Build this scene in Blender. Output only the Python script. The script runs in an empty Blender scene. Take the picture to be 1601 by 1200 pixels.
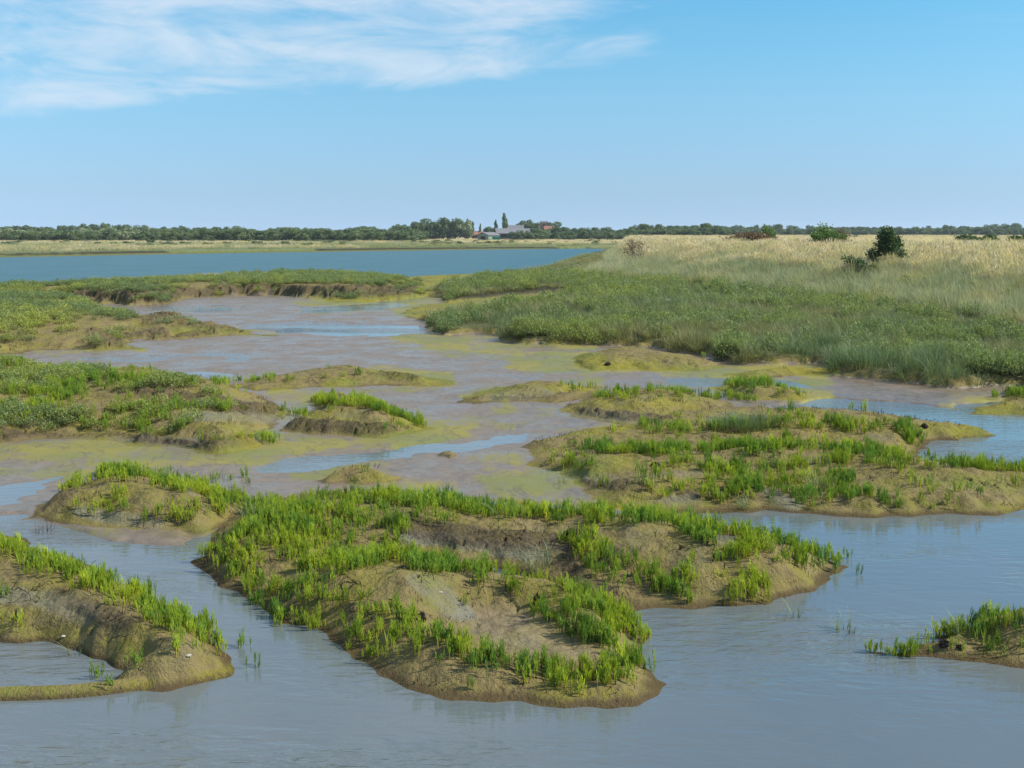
import bpy, math, random
import numpy as np
R = math.radians
random.seed(7); rng = np.random.default_rng(11)
scene = bpy.context.scene
COL = scene.collection

# ------------------------------------------------------------------ camera
F = 1800.0; HOR = 366.0; CX, CY = 800.5, 600.0; CH = 3.4
PITCH = math.atan((CY - HOR) / F)
cam_d = bpy.data.cameras.new('camera'); cam = bpy.data.objects.new('camera', cam_d); COL.objects.link(cam)
cam_d.sensor_width = 36.0; cam_d.lens = 36.0 * F / 1601.0
cam_d.clip_start = 0.2; cam_d.clip_end = 9000
cam.location = (0, 0, CH); cam.rotation_euler = (R(90) - PITCH, 0, 0)
scene.camera = cam

# ------------------------------------------------------------------ sun, sky, exposure
SUN_AZ = 96.0      # degrees clockwise from +Y (the view direction)
SUN_EL = 42.0
sd_ = bpy.data.lights.new('sun', 'SUN'); sun = bpy.data.objects.new('sun', sd_); COL.objects.link(sun)
sd_.energy = 5.0; sd_.angle = R(0.5); sd_.color = (1.0, 0.93, 0.80)
sun.rotation_euler = (R(90 - SUN_EL), 0, R(180 - SUN_AZ) + R(0))
sun.rotation_euler = (R(90 - SUN_EL), 0, -R(SUN_AZ) + R(180))
world = bpy.data.worlds.new('World'); scene.world = world; world.use_nodes = True
scene.view_settings.view_transform = 'Standard'
scene.view_settings.look = 'None'
scene.view_settings.exposure = 0.45
scene.view_settings.gamma = 1.0
scene.cycles.max_bounces = 6
scene.cycles.transparent_max_bounces = 8
scene.cycles.use_adaptive_sampling = True


class NT:
    """small helper to write node trees"""
    def __init__(s, tree):
        s.t = tree; s.n = tree.nodes; s.l = tree.links; s.n.clear()
    def new(s, typ, **kw):
        n = s.n.new(typ)
        for k, v in kw.items(): setattr(n, k, v)
        return n
    def put(s, inp, v):
        if v is None: return
        if isinstance(v, bpy.types.NodeSocket): s.l.new(v, inp)
        else: inp.default_value = v
    def math(s, op, a, b=None, c=None, clamp=False):
        n = s.new('ShaderNodeMath', operation=op); n.use_clamp = clamp
        s.put(n.inputs[0], a); s.put(n.inputs[1], b); s.put(n.inputs[2], c); return n.outputs[0]
    def vmath(s, op, a, b=None):
        n = s.new('ShaderNodeVectorMath', operation=op)
        s.put(n.inputs[0], a); s.put(n.inputs[1], b); return n.outputs[0]
    def mix(s, f, a, b, blend='MIX'):
        n = s.new('ShaderNodeMix', data_type='RGBA', blend_type=blend)
        s.put(n.inputs[0], f); s.put(n.inputs[6], a); s.put(n.inputs[7], b); return n.outputs[2]
    def noise(s, vec, scale, detail=4, rough=0.55, dist=0.0):
        n = s.new('ShaderNodeTexNoise')
        s.put(n.inputs['Vector'], vec); s.put(n.inputs['Scale'], scale); s.put(n.inputs['Detail'], detail)
        s.put(n.inputs['Roughness'], rough); s.put(n.inputs['Distortion'], dist); return n.outputs['Fac']
    def ss(s, v, a, b, lo=0.0, hi=1.0):
        n = s.new('ShaderNodeMapRange', interpolation_type='SMOOTHSTEP')
        s.put(n.inputs[0], v); s.put(n.inputs[1], a); s.put(n.inputs[2], b); s.put(n.inputs[3], lo); s.put(n.inputs[4], hi)
        return n.outputs[0]
    def lin(s, v, a, b, lo=0.0, hi=1.0):
        n = s.new('ShaderNodeMapRange'); n.clamp = True
        s.put(n.inputs[0], v); s.put(n.inputs[1], a); s.put(n.inputs[2], b); s.put(n.inputs[3], lo); s.put(n.inputs[4], hi)
        return n.outputs[0]
    def scalevec(s, v, x, y, z):
        n = s.new('ShaderNodeMapping'); s.put(n.inputs[0], v); n.inputs['Scale'].default_value = (x, y, z); return n.outputs[0]


w = NT(world.node_tree)
sky = w.new('ShaderNodeTexSky', sky_type='NISHITA')
sky.sun_disc = False; sky.sun_elevation = R(SUN_EL); sky.sun_rotation = R(SUN_AZ)
sky.altitude = 0; sky.air_density = 1.0; sky.dust_density = 0.35; sky.ozone_density = 2.5
tc = w.new('ShaderNodeTexCoord')
sep = w.new('ShaderNodeSeparateXYZ'); w.l.new(tc.outputs['Generated'], sep.inputs[0])
dx, dy, dz = sep.outputs
# clear-air blue, deeper with height as in the photograph
skyc = w.mix(1.0, sky.outputs[0], (0.92, 1.02, 1.08, 1), 'MULTIPLY')
hi_ = w.ss(dz, 0.02, 0.30)
skyc = w.mix(hi_, skyc, w.mix(1.0, skyc, (0.62, 1.02, 1.30, 1), 'MULTIPLY'))
# clear north sea air: less yellow near the horizon than the standard sky
ramp = w.new('ShaderNodeValToRGB'); w.l.new(w.math('MULTIPLY', dz, 4.0), ramp.inputs[0])
stops = [(0.0, (.90, 1.30, 2.28)), (.047, (.73, 1.03, 1.80)), (.148, (.70, .86, 1.27)), (.368, (.912, 1.09, 1.20)), (.584, (1.0, 1.226, 1.134)), (.756, (.98, 1.28, 1.134))]
while len(ramp.color_ramp.elements) < len(stops): ramp.color_ramp.elements.new(.5)
for e_, (p_, c_) in zip(ramp.color_ramp.elements, stops): e_.position = p_; e_.color = tuple(q / 4 for q in c_) + (1,)
ramp.color_ramp.interpolation = 'B_SPLINE'
skyc = w.mix(1.0, skyc, w.mix(1.0, ramp.outputs[0], (4, 4, 4, 1), 'MULTIPLY'), 'MULTIPLY')
# thin cirrus sheet: the direction is carried onto a high flat layer
ha = w.math('MAXIMUM', dz, 0.012)
cu = w.math('DIVIDE', dx, ha); cv = w.math('DIVIDE', dy, ha)
cmb = w.new('ShaderNodeCombineXYZ'); w.put(cmb.inputs[0], cu); w.put(cmb.inputs[1], cv)
lay = cmb.outputs[0]
az0 = w.math('DIVIDE', dx, w.math('MAXIMUM', dy, 0.05))
cm2 = w.new('ShaderNodeCombineXYZ'); w.put(cm2.inputs[0], w.math('MULTIPLY', az0, 8.5)); w.put(cm2.inputs[1], w.math('MULTIPLY', dz, 34.0)); w.put(cm2.inputs[2], 3.7)
nP = w.noise(cm2.outputs[0], 1.0, 9, 0.60, 0.5)
nS = w.noise(w.scalevec(lay, 0.42, 0.62, 1), 1.0, 8, 0.60, 0.35)
n1 = w.math('ADD', w.math('MULTIPLY', nP, 0.72), w.math('MULTIPLY', nS, 0.28))
n2 = w.noise(w.scalevec(lay, 0.28, 0.16, 1), 1.0, 3, 0.5, 0.3)
az = w.math('DIVIDE', dx, w.math('MAXIMUM', dy, 0.05))
# the sheet covers the left; its lower edge climbs to the right
edge = w.math('MULTIPLY_ADD', az, 0.07, 0.132)
edge = w.math('ADD', edge, w.math('MULTIPLY', w.math('SUBTRACT', n2, 0.5), 0.05))
bank = w.ss(w.math('SUBTRACT', dz, edge), -0.022, 0.012)
fall = w.ss(w.math('ADD', az, w.math('MULTIPLY', w.math('SUBTRACT', n2, 0.5), 0.5)), -0.05, 0.34, 1.0, 0.08)
cover = w.math('MULTIPLY', bank, fall)
thr = w.lin(cover, 0, 1, 0.72, 0.34)
cl = w.ss(w.math('SUBTRACT', n1, thr), -0.03, 0.30)
wisp = w.ss(w.noise(w.scalevec(lay, 0.22, 0.5, 1), 1.0, 7, 0.6, 0.8), 0.54, 0.76, 0.0, 0.45)
cl = w.math('ADD', w.math('MULTIPLY', cl, 0.60), w.math('MULTIPLY', wisp, w.ss(dz, 0.10, 0.16)), clamp=True)
skyc = w.mix(cl, skyc, (8.0, 8.3, 8.9, 1))
bg = w.new('ShaderNodeBackground'); w.l.new(skyc, bg.inputs[0]); bg.inputs[1].default_value = 0.079
wo = w.new('ShaderNodeOutputWorld'); w.l.new(bg.outputs[0], wo.inputs[0])


# ------------------------------------------------------------------ picture ray <-> ground (used to read real places off the photo)
cP, sP = math.cos(PITCH), math.sin(PITCH)
def ground(px, py, z=0.0):
    a = (np.asarray(px, float) - CX) / F; b = -(np.asarray(py, float) - CY) / F
    dyw = cP + b * sP; dzw = -sP + b * cP
    t = (z - CH) / np.minimum(dzw, -1e-5)
    return a * t, dyw * t
def project(X, Y, Z):
    vz = Z - CH
    fwd = Y * cP - vz * sP; up = Y * sP + vz * cP
    fwd = np.maximum(fwd, 0.1)
    return CX + F * X / fwd, CY - F * up / fwd

# ------------------------------------------------------------------ noise
def _hash(ix, iy, seed):
    n = (ix.astype(np.int64) * 374761393 + iy.astype(np.int64) * 668265263 + seed * 1442695041) & 0xffffffff
    n = ((n ^ (n >> 13)) * 1274126177) & 0xffffffff
    n = n ^ (n >> 16)
    return (n & 0xffffff) / float(0xffffff)
def vnoise(x, y, seed=0):
    xi = np.floor(x); yi = np.floor(y); fx = x - xi; fy = y - yi
    g = []
    for ox in (0, 1):
        for oy in (0, 1):
            a = _hash(xi + ox, yi + oy, seed) * 2 * np.pi
            g.append(np.cos(a) * (fx - ox) + np.sin(a) * (fy - oy))
    u = fx * fx * fx * (fx * (fx * 6 - 15) + 10); v = fy * fy * fy * (fy * (fy * 6 - 15) + 10)
    return ((g[0] * (1 - v) + g[1] * v) * (1 - u) + (g[2] * (1 - v) + g[3] * v) * u) * 1.5
def fbm(x, y, sc, oc=4, seed=0, gain=0.5):
    s = 0; a = 1.0; t = 0
    for i in range(oc):
        s = s + a * vnoise(x * sc, y * sc, seed + i * 17); t += a; a *= gain; sc *= 2.03
    return s / t
def ridged(x, y, sc, oc=3, seed=0):
    s = 0; a = 1.0; t = 0
    for i in range(oc):
        s = s + a * (1 - 2.2 * np.abs(vnoise(x * sc, y * sc, seed + i * 31))); t += a; a *= 0.5; sc *= 2.1
    return s / t
def sstep(a, b, v):
    t = np.clip((v - a) / (b - a), 0, 1); return t * t * (3 - 2 * t)

def smooth_poly(p, closed=True, n=4):
    p = np.asarray(p, float); m = len(p); out = []
    rngi = range(m) if closed else range(m - 1)
    for i in rngi:
        if closed: p0, p1, p2, p3 = p[(i - 1) % m], p[i], p[(i + 1) % m], p[(i + 2) % m]
        else: p0, p1, p2, p3 = p[max(i - 1, 0)], p[i], p[i + 1], p[min(i + 2, m - 1)]
        for k in range(n):
            t = k / n
            out.append(0.5 * ((2 * p1) + (-p0 + p2) * t + (2 * p0 - 5 * p1 + 4 * p2 - p3) * t * t + (-p0 + 3 * p1 - 3 * p2 + p3) * t ** 3))
    if not closed: out.append(p[-1])
    return np.array(out)
def seg_d(X, Y, pts, closed):
    d2 = np.full(X.shape, 1e18)
    m = len(pts)
    for i in range(m if closed else m - 1):
        ax, ay = pts[i]; bx, by = pts[(i + 1) % m]
        ex, ey = bx - ax, by - ay; L = ex * ex + ey * ey + 1e-12
        t = np.clip(((X - ax) * ex + (Y - ay) * ey) / L, 0, 1)
        q = (X - ax - t * ex) ** 2 + (Y - ay - t * ey) ** 2
        np.minimum(d2, q, out=d2)
    return np.sqrt(d2)
def inside(X, Y, pts):
    r = np.zeros(X.shape, bool); m = len(pts)
    for i in range(m):
        ax, ay = pts[i]; bx, by = pts[(i + 1) % m]
        if ay == by: continue
        c = ((ay > Y) != (by > Y)) & (X < (bx - ax) * (Y - ay) / (by - ay) + ax)
        r ^= c
    return r
def poly_sd(X, Y, pts, margin):
    """signed distance, positive inside; -margin where far outside"""
    out = np.full(X.shape, -float(margin))
    x0, y0 = pts.min(0) - margin; x1, y1 = pts.max(0) + margin
    m = (X > x0) & (X < x1) & (Y > y0) & (Y < y1)
    if m.any():
        xs, ys = X[m], Y[m]
        d = seg_d(xs, ys, pts, True); d = np.where(inside(xs, ys, pts), d, -d)
        out[m] = np.maximum(d, -margin)
    return out
def line_d(X, Y, pts, margin):
    out = np.full(X.shape, float(margin) * 4)
    x0, y0 = pts.min(0) - margin; x1, y1 = pts.max(0) + margin
    m = (X > x0) & (X < x1) & (Y > y0) & (Y < y1)
    if m.any(): out[m] = seg_d(X[m], Y[m], pts, False)
    return out
def wp(px, z=0.0, closed=True, n=4):
    p = smooth_poly(px, closed, n); X, Y = ground(p[:, 0], p[:, 1], z); return np.stack([X, Y], 1)

# ------------------------------------------------------------------ terrain description
# name, label, outline at the waterline, height, bank width (m), steepness
ISL = [
 ('front', 'central foreground mud island with glasswort rim around a bare brown bowl', [(295,873),(318,893),(345,915),(385,938),(415,960),(450,980),(490,985),(515,1005),(560,1030),(600,1058),(650,1083),(720,1095),(800,1098),(880,1103),(940,1107),(990,1104),(1022,1086),(1034,1062),(1020,1040),(1003,1015),(1003,985),(985,955),(1060,952),(1130,952),(1190,942),(1240,925),(1290,906),(1332,887),(1315,866),(1290,850),(1240,832),(1180,815),(1100,805),(1020,795),(950,788),(860,780),(760,775),(640,758),(520,755),(430,765),(380,785),(350,812),(320,848)], .19, .6),
 ('hump_left', 'rounded brown mud hump with sparse glasswort beside the narrow creek', [(25,806),(60,818),(150,834),(250,838),(330,838),(380,815),(400,790),(375,765),(330,748),(280,735),(200,722),(120,733),(70,765)], .34, .9),
 ('bank_left', 'long bare mud bank curving round a small still pool at lower left', [(-160,1092),(0,1088),(60,1087),(150,1085),(250,1086),(310,1080),(350,1070),(371,1050),(366,1025),(350,1000),(330,975),(290,950),(230,920),(180,895),(120,862),(60,838),(0,825),(-160,800)], .17, .8),
 ('islet_right', 'small mud islet with glasswort standing in the creek at lower right', [(1362,1006),(1385,1020),(1440,1026),(1520,1030),(1560,1038),(1601,1048),(1800,1085),(1800,930),(1601,935),(1540,950),(1490,965),(1420,982)], .26, .5),
 ('shoal_right', 'broad hummocky mud shoal carrying rows of glasswort above the right pool', [(802,698),(840,714),(820,730),(860,742),(900,765),(920,785),(960,797),(1100,801),(1300,804),(1500,806),(1592,798),(1640,785),(1800,775),(1800,722),(1601,718),(1500,718),(1450,712),(1438,700),(1460,690),(1500,688),(1550,682),(1545,670),(1480,656),(1400,642),(1300,632),(1150,630),(1050,636),(1000,648),(920,664),(850,680)], .16, .7),
 ('mound_edge', 'smooth ochre mud mound at the right edge across the pool', [(1508,640),(1540,648),(1601,650),(1840,658),(1840,596),(1601,600),(1550,613)], .38, 2.2),
 ('mound_knob', 'rounded olive mud mound topped with glasswort between channel and marsh', [(1122,606),(1150,626),(1220,629),(1270,622),(1284,612),(1230,598),(1180,589),(1140,592)], .34, 1.6),
 ('spit_algae', 'low yellow algae covered mud spit below the cordgrass', [(1120,584),(1150,590),(1230,591),(1300,588),(1310,574),(1200,572)], .14, 1.2),
 ('mound_mid', 'cracked mud mound with grey sides left of the ridge mound', [(712,624),(740,633),(850,632),(930,622),(945,600),(870,590),(780,595)], .27, 1.4),
 ('mound_ridge', 'larger grey brown mud mound in the middle of the flat', [(862,642),(890,652),(960,664),(1020,667),(1100,657),(1145,642),(1130,616),(1060,600),(980,598),(900,612)], .36, 2.4),
 ('mound_yellow', 'wide yellow green algae mound below the marsh grass', [(905,579),(960,582),(1050,582),(1130,578),(1146,568),(1080,552),(1000,541),(930,544),(890,560)], .26, 3.0),
 ('ridge_mid', 'long low ridge of mud with yellow algae crossing the flat', [(330,602),(420,612),(520,609),(600,605),(700,603),(722,596),(690,583),(600,570),(530,562),(440,576),(380,586)], .30, 1.6),
 ('mound_dark', 'dark eroded mud mound with glasswort crest left of centre', [(440,672),(480,682),(560,690),(640,684),(676,668),(660,645),(600,618),(530,600),(490,612),(465,640)], .46, 1.6),
 ('marsh_left', 'large overgrown saltmarsh island at the left edge', [(-260,706),(0,697),(60,692),(150,692),(230,702),(290,708),(330,714),(380,711),(408,697),(400,685),(440,668),(450,640),(420,608),(330,586),(250,572),(150,564),(60,558),(0,545),(-260,540)], .46, 2.4),
 ('marsh_upper', 'overgrown saltmarsh point reaching into the upper flat from the left', [(-400,562),(0,557),(60,549),(150,549),(218,546),(205,532),(230,524),(330,527),(442,521),(400,512),(330,500),(280,494),(200,488),(170,472),(120,466),(0,448),(-400,438)], .46, 2.5),
 ('hump_small', 'small dark domed hump on the upper flat', [(225,500),(255,503),(302,501),(300,494),(260,488),(232,491)], .36, 1.5),
 ('marsh_far', 'far strip of saltmarsh with dark crumbling edge before the river', [(-600,480),(0,470),(100,474),(200,478),(262,476),(300,467),(400,463),(470,466),(560,469),(610,462),(640,455),(662,445),(640,436),(580,430),(520,424),(420,424),(300,432),(150,440),(0,448),(-600,456)], .62, 2.2),
 ('shoal_algae', 'low bright green algae shoals by the river mouth', [(500,470),(560,474),(600,470),(660,467),(700,455),(720,446),(800,432),(860,420),(800,424),(700,427),(620,432),(600,446),(560,456)], .22, 3.0),
 ('islet_thin', 'tiny weed topped islet in the upper flat left', [(180,584),(215,588),(262,584),(250,575),(205,573)], .25, 1.2),
 ('hummock_small', 'small mud hummock with sprigs left of centre', [(482,752),(520,762),(580,760),(622,752),(640,742),(590,728),(545,724),(505,738)], .22, .9),
 ('lump', 'lone rounded mud lump on the wet flat', [(681,712),(700,717),(719,712),(714,704),(688,704)], .09, .3),
]
FLAT = [(-500,812),(0,812),(50,820),(130,850),(290,858),(340,830),(400,790),(760,792),(960,802),(1010,790),(980,700),(1060,650),(1200,644),(1290,626),(1420,634),(1500,642),(1601,622),(1900,630),(1900,540),(1200,430),(900,415),(860,423),(800,427),(640,436),(500,430),(-700,450)]
FLAT_W = wp(FLAT, 0.0, True, 2)
PUD = [([(370,510),(430,503),(540,505),(640,509),(668,517),(620,524),(500,524),(420,518)], .068, .5),
       ([(455,486),(480,480),(540,477),(600,474),(650,476),(600,484),(540,487),(470,490)], .055, .5),
       ([(655,458),(690,448),(694,456),(650,468),(600,478),(570,474)], .05, .4),
       ([(270,600),(330,597),(380,592),(360,584),(280,580),(262,588)], .06, .6),
       ([(-200,800),(0,800),(40,795),(90,775),(130,745),(60,740),(0,752),(-200,755)], .045, .8), ([(60,566),(180,556),(330,548),(430,560),(300,572),(160,576)], .036, .6), ([(560,615),(640,622),(700,650),(760,640),(700,612)], .038, .8), ([(200,482),(320,474),(420,478),(330,488)], .036, .8),
       ([(380,742),(440,715),(560,702),(700,686),(760,674),(860,674),(900,684),(790,700),(700,712),(620,722),(480,740)], .046, .8),
       ([(1010,600),(1100,612),(1180,608),(1300,606),(1230,594),(1140,590),(1060,588)], .044, .8),
       ([(400,752),(440,760),(640,762),(760,778),(740,762),(600,752),(480,748)], .03, .5)]
PUD_W = [(wp(p, 0.0, True, 3), d, ww) for p, d, ww in PUD]
KEEP = ('marsh_far', 'front')
ISL = [(a, b, c, d * (1.0 if a in KEEP else .78), e * 1.25) for a, b, c, d, e in ISL]
def footprint(px, H):
    p = smooth_poly(px, True, 4); q = np.roll(p, -2, 0) - np.roll(p, 2, 0)
    area = np.sum(p[:, 0] * np.roll(p[:, 1], -1) - np.roll(p[:, 0], -1) * p[:, 1])
    ny = -q[:, 0] / (np.hypot(q[:, 0], q[:, 1]) + 1e-9) * (1 if area > 0 else -1)
    wt = np.clip(-ny, 0, 1); wt = sum(np.roll(wt, k) for k in (-2, -1, 0, 1, 2)) / 5
    X, Y = ground(p[:, 0], p[:, 1], wt * H * .8); return np.stack([X, Y], 1)
ISL.append(('marsh_spit', 'low olive spit running out from the upper left marsh', [(190,532),(330,529),(445,521),(400,512),(330,503),(240,500),(180,508)], .26, 1.6))
ISL_W = [footprint(i[2], i[3]) for i in ISL]
BOWL = wp([(700,965),(750,948),(830,950),(870,980),(945,1018),(930,1034),(860,1026),(780,1012),(725,992)], .1)
STRIP = wp([(-170,1084),(0,1081),(100,1078),(190,1069),(250,1058)], .03, False)
INLET = wp([(630,484),(690,474),(760,468),(860,460),(885,462),(870,470),(800,482),(740,492),(690,496),(640,493)], .1)
POOLS = [wp([(-160,1005),(0,1010),(60,1014),(110,1026),(160,1040),(192,1051),(160,1062),(100,1070),(0,1076),(-160,1078)]),
         wp([(740,905),(770,915),(800,912),(775,900)])]
# ridges and hollows on the islands: points on the surface, height change, half width
RID = [([(-80,870),(0,880),(100,915),(180,955),(260,995)], .20, .62, .2),([(-100,970),(0,975),(120,1000),(200,1030)],-.05,.4,.1),
       ([(230,1000),(270,1025),(320,1045)], .08, .5, .2),
       ([(560,900),(640,905),(720,915),(790,930)], .22, .55, .3),
       ([(820,935),(890,955),(950,975),(985,1010)], .10, .32, .2),
       ([(640,985),(700,1020),(800,1045),(900,1055),(970,1050)], .07, .3, .2),
       ([(500,960),(560,990),(620,1010)], .08, .5, .2),
       ([(720,975),(790,990),(860,1005),(910,1015)], -.13, .42, .2),
       ([(400,840),(450,815),(520,805),(600,815)], .16, .55, .3),
       ([(650,800),(760,810),(900,812),(1000,820)], .14, .42, .3),
       ([(1040,840),(1100,850),(1170,860)], .22, .65, .3),
       ([(960,920),(1060,925),(1150,915),(1230,895)], .07, .5, .2),
       ([(640,862),(720,876),(800,884),(880,905),(930,930),(985,952)], -.15, .36, .1),
       ([(860,850),(880,870),(850,890)], -.10, .35, .1),
       ([(560,870),(610,868),(660,865)], -.16, .3, .1),
       ([(120,770),(180,765),(240,775),(300,800)], .08, .8, .2),
       ([(830,700),(870,690),(930,688)], .10, .6, .1),
       ([(900,735),(1000,728),(1080,735)], .16, .8, .1),
       ([(1000,765),(1080,755),(1160,760)], .12, .5, .1),
       ([(1060,680),(1150,690),(1240,690)], .10, .6, .1),
       ([(1230,672),(1290,668),(1350,675)], .32, .9, .1),
       ([(1180,722),(1280,722),(1380,735),(1440,742)], .16, .7, .1),
       ([(1200,790),(1290,786),(1350,785)], .12, .35, .1),
       ([(1440,790),(1500,785),(1560,790)], .16, .5, .1),
       ([(1430,760),(1520,755),(1600,750)], .07, .6, .1),
       ([(1100,745),(1250,762),(1400,765)], -.08, .35, .1),
       ([(1440,672),(1500,675),(1530,677)], .10, .7, .1),
       ([(1540,985),(1601,990),(1700,1000)], .16, .6, .1),
       ([(-100,620),(0,615),(120,610),(230,615)], .14, 2.2, .3),
       ([(200,600),(300,625),(400,640)], .22, 1.1, .3),
       ([(320,680),(370,690)], .18, .8, .2),
       ([(300,655),(380,655),(450,650)], -.2, .6, .1),
       ([(-200,500),(0,500),(100,505)], .14, 4.0, .3),
       ([(380,445),(450,445),(560,447)], .12, 5.0, .5),
       ([(940,560),(1000,556),(1060,562)], .12, 2.0, .1),
       ([(700,455),(760,450),(850,448)], .3, 3.0, .4)]
RID_W = [(wp(p, zz, False, 3), h, ww) for p, h, ww, zz in RID]

QM = wp([(628,496),(668,505),(675,520),(700,528),(765,524),(790,538),(870,541),(940,541),(1000,545),(1080,556),(1130,570),(1180,573),(1290,574),(1300,590),(1400,601),(1450,606),(1500,611),(1601,608),(2050,625),(2050,440),(1400,400),(1000,384),(955,386),(900,402),(862,414),(830,422),(760,436),(690,450),(668,462),(690,474),(640,482)], .0, True, 4)
DY = wp([(2150,425),(1800,412),(1601,405),(1400,399),(1200,393),(1060,388),(1012,385),(990,379),(985,374),(992,369.5),(1010,367.6)], 2.25, False, 4)
DY = np.vstack([DY, [[4000, 4500], [4500, 60]]])
RIV = wp([(-1500,440),(-600,450),(0,443),(150,436),(300,428),(420,419),(520,419),(580,428),(640,432),(720,427),(800,425),(850,412),(900,401),(945,389),(800,389.5),(500,393.5),(300,396.5),(0,402),(-600,408),(-1500,412)], 0, True, 3)
RIVC = 210.0

RIVFAR = wp([(-1500,412),(-600,408),(0,402),(300,396.5),(500,393.5),(800,389.5),(945,389),(1010,387)], 0, False, 3)
FARP = np.vstack([RIVFAR, [[900, 300], [4000, 5000], [-5000, 5000], [-1500, 120]]])

def px_masks(PX, PY, feats, soft=1.0):
    """soft union of picture-space patches and bands: each (points, half width or None for a polygon, strength)"""
    out = np.zeros(PX.shape)
    for pts, hw, s in feats:
        p = smooth_poly(pts, hw is None, 3)
        if hw is None:
            d = poly_sd(PX, PY * 2.0, p * np.array([1, 2.0]), 30); v = sstep(-8 * soft, 8 * soft, d)
        else:
            d = line_d(PX, PY * 2.0, p * np.array([1, 2.0]), hw * 2 + 20); v = 1 - sstep(hw * 1.3 / soft, hw * 2.6 * (.5 + .5 * soft), d)
        out = np.maximum(out, v * s)
    return out

DARK = [([(-50,470),(120,462),(250,466),(400,455),(520,458),(640,452)], 9, 1), ([(150,540),(220,538),(330,520)], 6, .8), ([(330,690),(400,690)], 9, .5), ([(640,820),(700,835),(800,845),(900,855),(950,870)], 16, 1), ([(60,790),(110,765)], 8, .6),
        ([(300,875),(400,940),(500,985),(600,1040)], 10, .7), ([(880,880),(950,930),(1000,955)], 10, .8),
        ([(0,680),(100,690),(200,690),(290,700)], 12, 1), ([(230,610),(300,625),(400,640),(460,640)], 10, .9),
        ([(450,665),(520,670),(600,675)], 12, .9), ([(600,585),(650,590)], 5, .6), ([(870,640),(960,650),(1040,655)], 7, .8),
        ([(740,625),(850,625),(900,615)], 5, .6), ([(120,455),(250,460),(400,455),(600,455)], 9, .9), ([(680,462),(760,455),(860,447)], 6, 1),
        ([(100,930),(150,955),(190,975)], 12, .7), ([(1080,770),(1200,775)], 10, .6), ([(920,755),(1000,760)], 8, .6), ([(150,520),(200,530),(250,520)], 8, .7),
        ([(1170,700),(1230,745)], 8, .5), ([(240,495),(290,492)], 6, .8), ([(230,500),(400,515)], 6, .6)]
ALG = [([(640,486),(700,484),(780,474)], 10, 1), ([(0,712),(150,706),(330,718),(450,700)], 15, .75), ([(0,735),(130,742)], 10, .6), ([(790,740),(880,765),(980,785)], 24, .8), ([(650,530),(780,545),(900,555)], 16, .75), ([(560,670),(640,690),(710,670)], 12, .9), ([(720,655),(860,668),(980,672)], 9, .5), ([(1010,580),(1150,590),(1290,592)], 7, .8), ([(480,735),(600,745)], 10, .6), ([(430,612),(480,625)], 8, .7), ([(860,706),(940,712)], 10, .5), ([(1100,760),(1300,750),(1500,768)], 10, .4), ([(800,545),(900,548),(1000,565),(1140,575),(1130,585),(900,585),(800,575)], None, .9), ([(1120,583),(1300,580)], 8, 1),
       ([(640,528),(760,540),(900,550)], 12, .7), ([(0,705),(150,700),(330,712),(420,700)], 10, .8), ([(60,735),(200,720),(330,720)], 8, .6),
       ([(430,690),(560,695),(700,665)], 9, .9), ([(640,660),(700,660)], 8, .9), ([(420,640),(480,650)], 8, .8),
       ([(760,745),(820,780),(880,740),(980,730)], 14, .7), ([(860,790),(1100,790)], 8, .5), ([(520,600),(600,585),(700,592)], 8, .9),
       ([(560,612),(700,604)], 4, .8), ([(740,615),(850,605),(930,600)], 8, .6), ([(1140,600),(1270,620)], 14, .9), ([(1510,635),(1640,630)], 20, .65),
       ([(1440,672),(1550,680)], 10, .7), ([(1420,790),(1590,795)], 10, .6), ([(1350,750),(1600,760)], 14, .5), ([(640,880),(740,930),(600,950)], 18, .5),
       ([(900,1085),(1000,1080)], 10, .3), ([(0,1078),(150,1078),(260,1060),(340,1050)], 10, .42), ([(0,975),(150,1000),(230,1030)], 14, .5),
       ([(0,820),(150,835),(320,835)], 8, .45), ([(560,760),(640,758)], 7, .6), ([(520,735),(600,730)], 7, .6), ([(600,755),(700,762)], 6, .6),
       ([(500,470),(600,468),(700,455),(800,430)], 14, 1), ([(620,440),(760,428),(880,410)], 9, .9), ([(150,545),(220,545)], 4, .6), ([(60,552),(160,548)], 4, .7),
       ([(850,640),(1000,630),(1100,630)], 14, .4), ([(380,690),(360,705)], 8, .8), ([(280,515),(430,520)], 6, .6),
       ([(1030,840),(1150,870)], 16, .3), ([(700,600),(800,640),(640,660)], 6, .5)]
GREY = [([(660,905),(700,940),(720,960)], 12, .8), ([(0,930),(80,940),(130,960)], 14, .7), ([(640,840),(720,850),(840,870)], 10, .7),
        ([(850,740),(950,748)], 8, .7), ([(1000,790),(1080,780)], 8, .6), ([(250,700),(300,690),(60,695)], 8, .6), ([(300,650),(450,655)], 8, .7),
        ([(850,615),(780,620)], 8, .7), ([(880,645),(1000,655)], 8, .6), ([(300,765),(360,750)], 8, .7), ([(1180,760),(1240,790)], 8, .7), ([(1090,830),(1150,850)], 9, .6), ([(240,820),(130,800)], 10, .5)]

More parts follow.
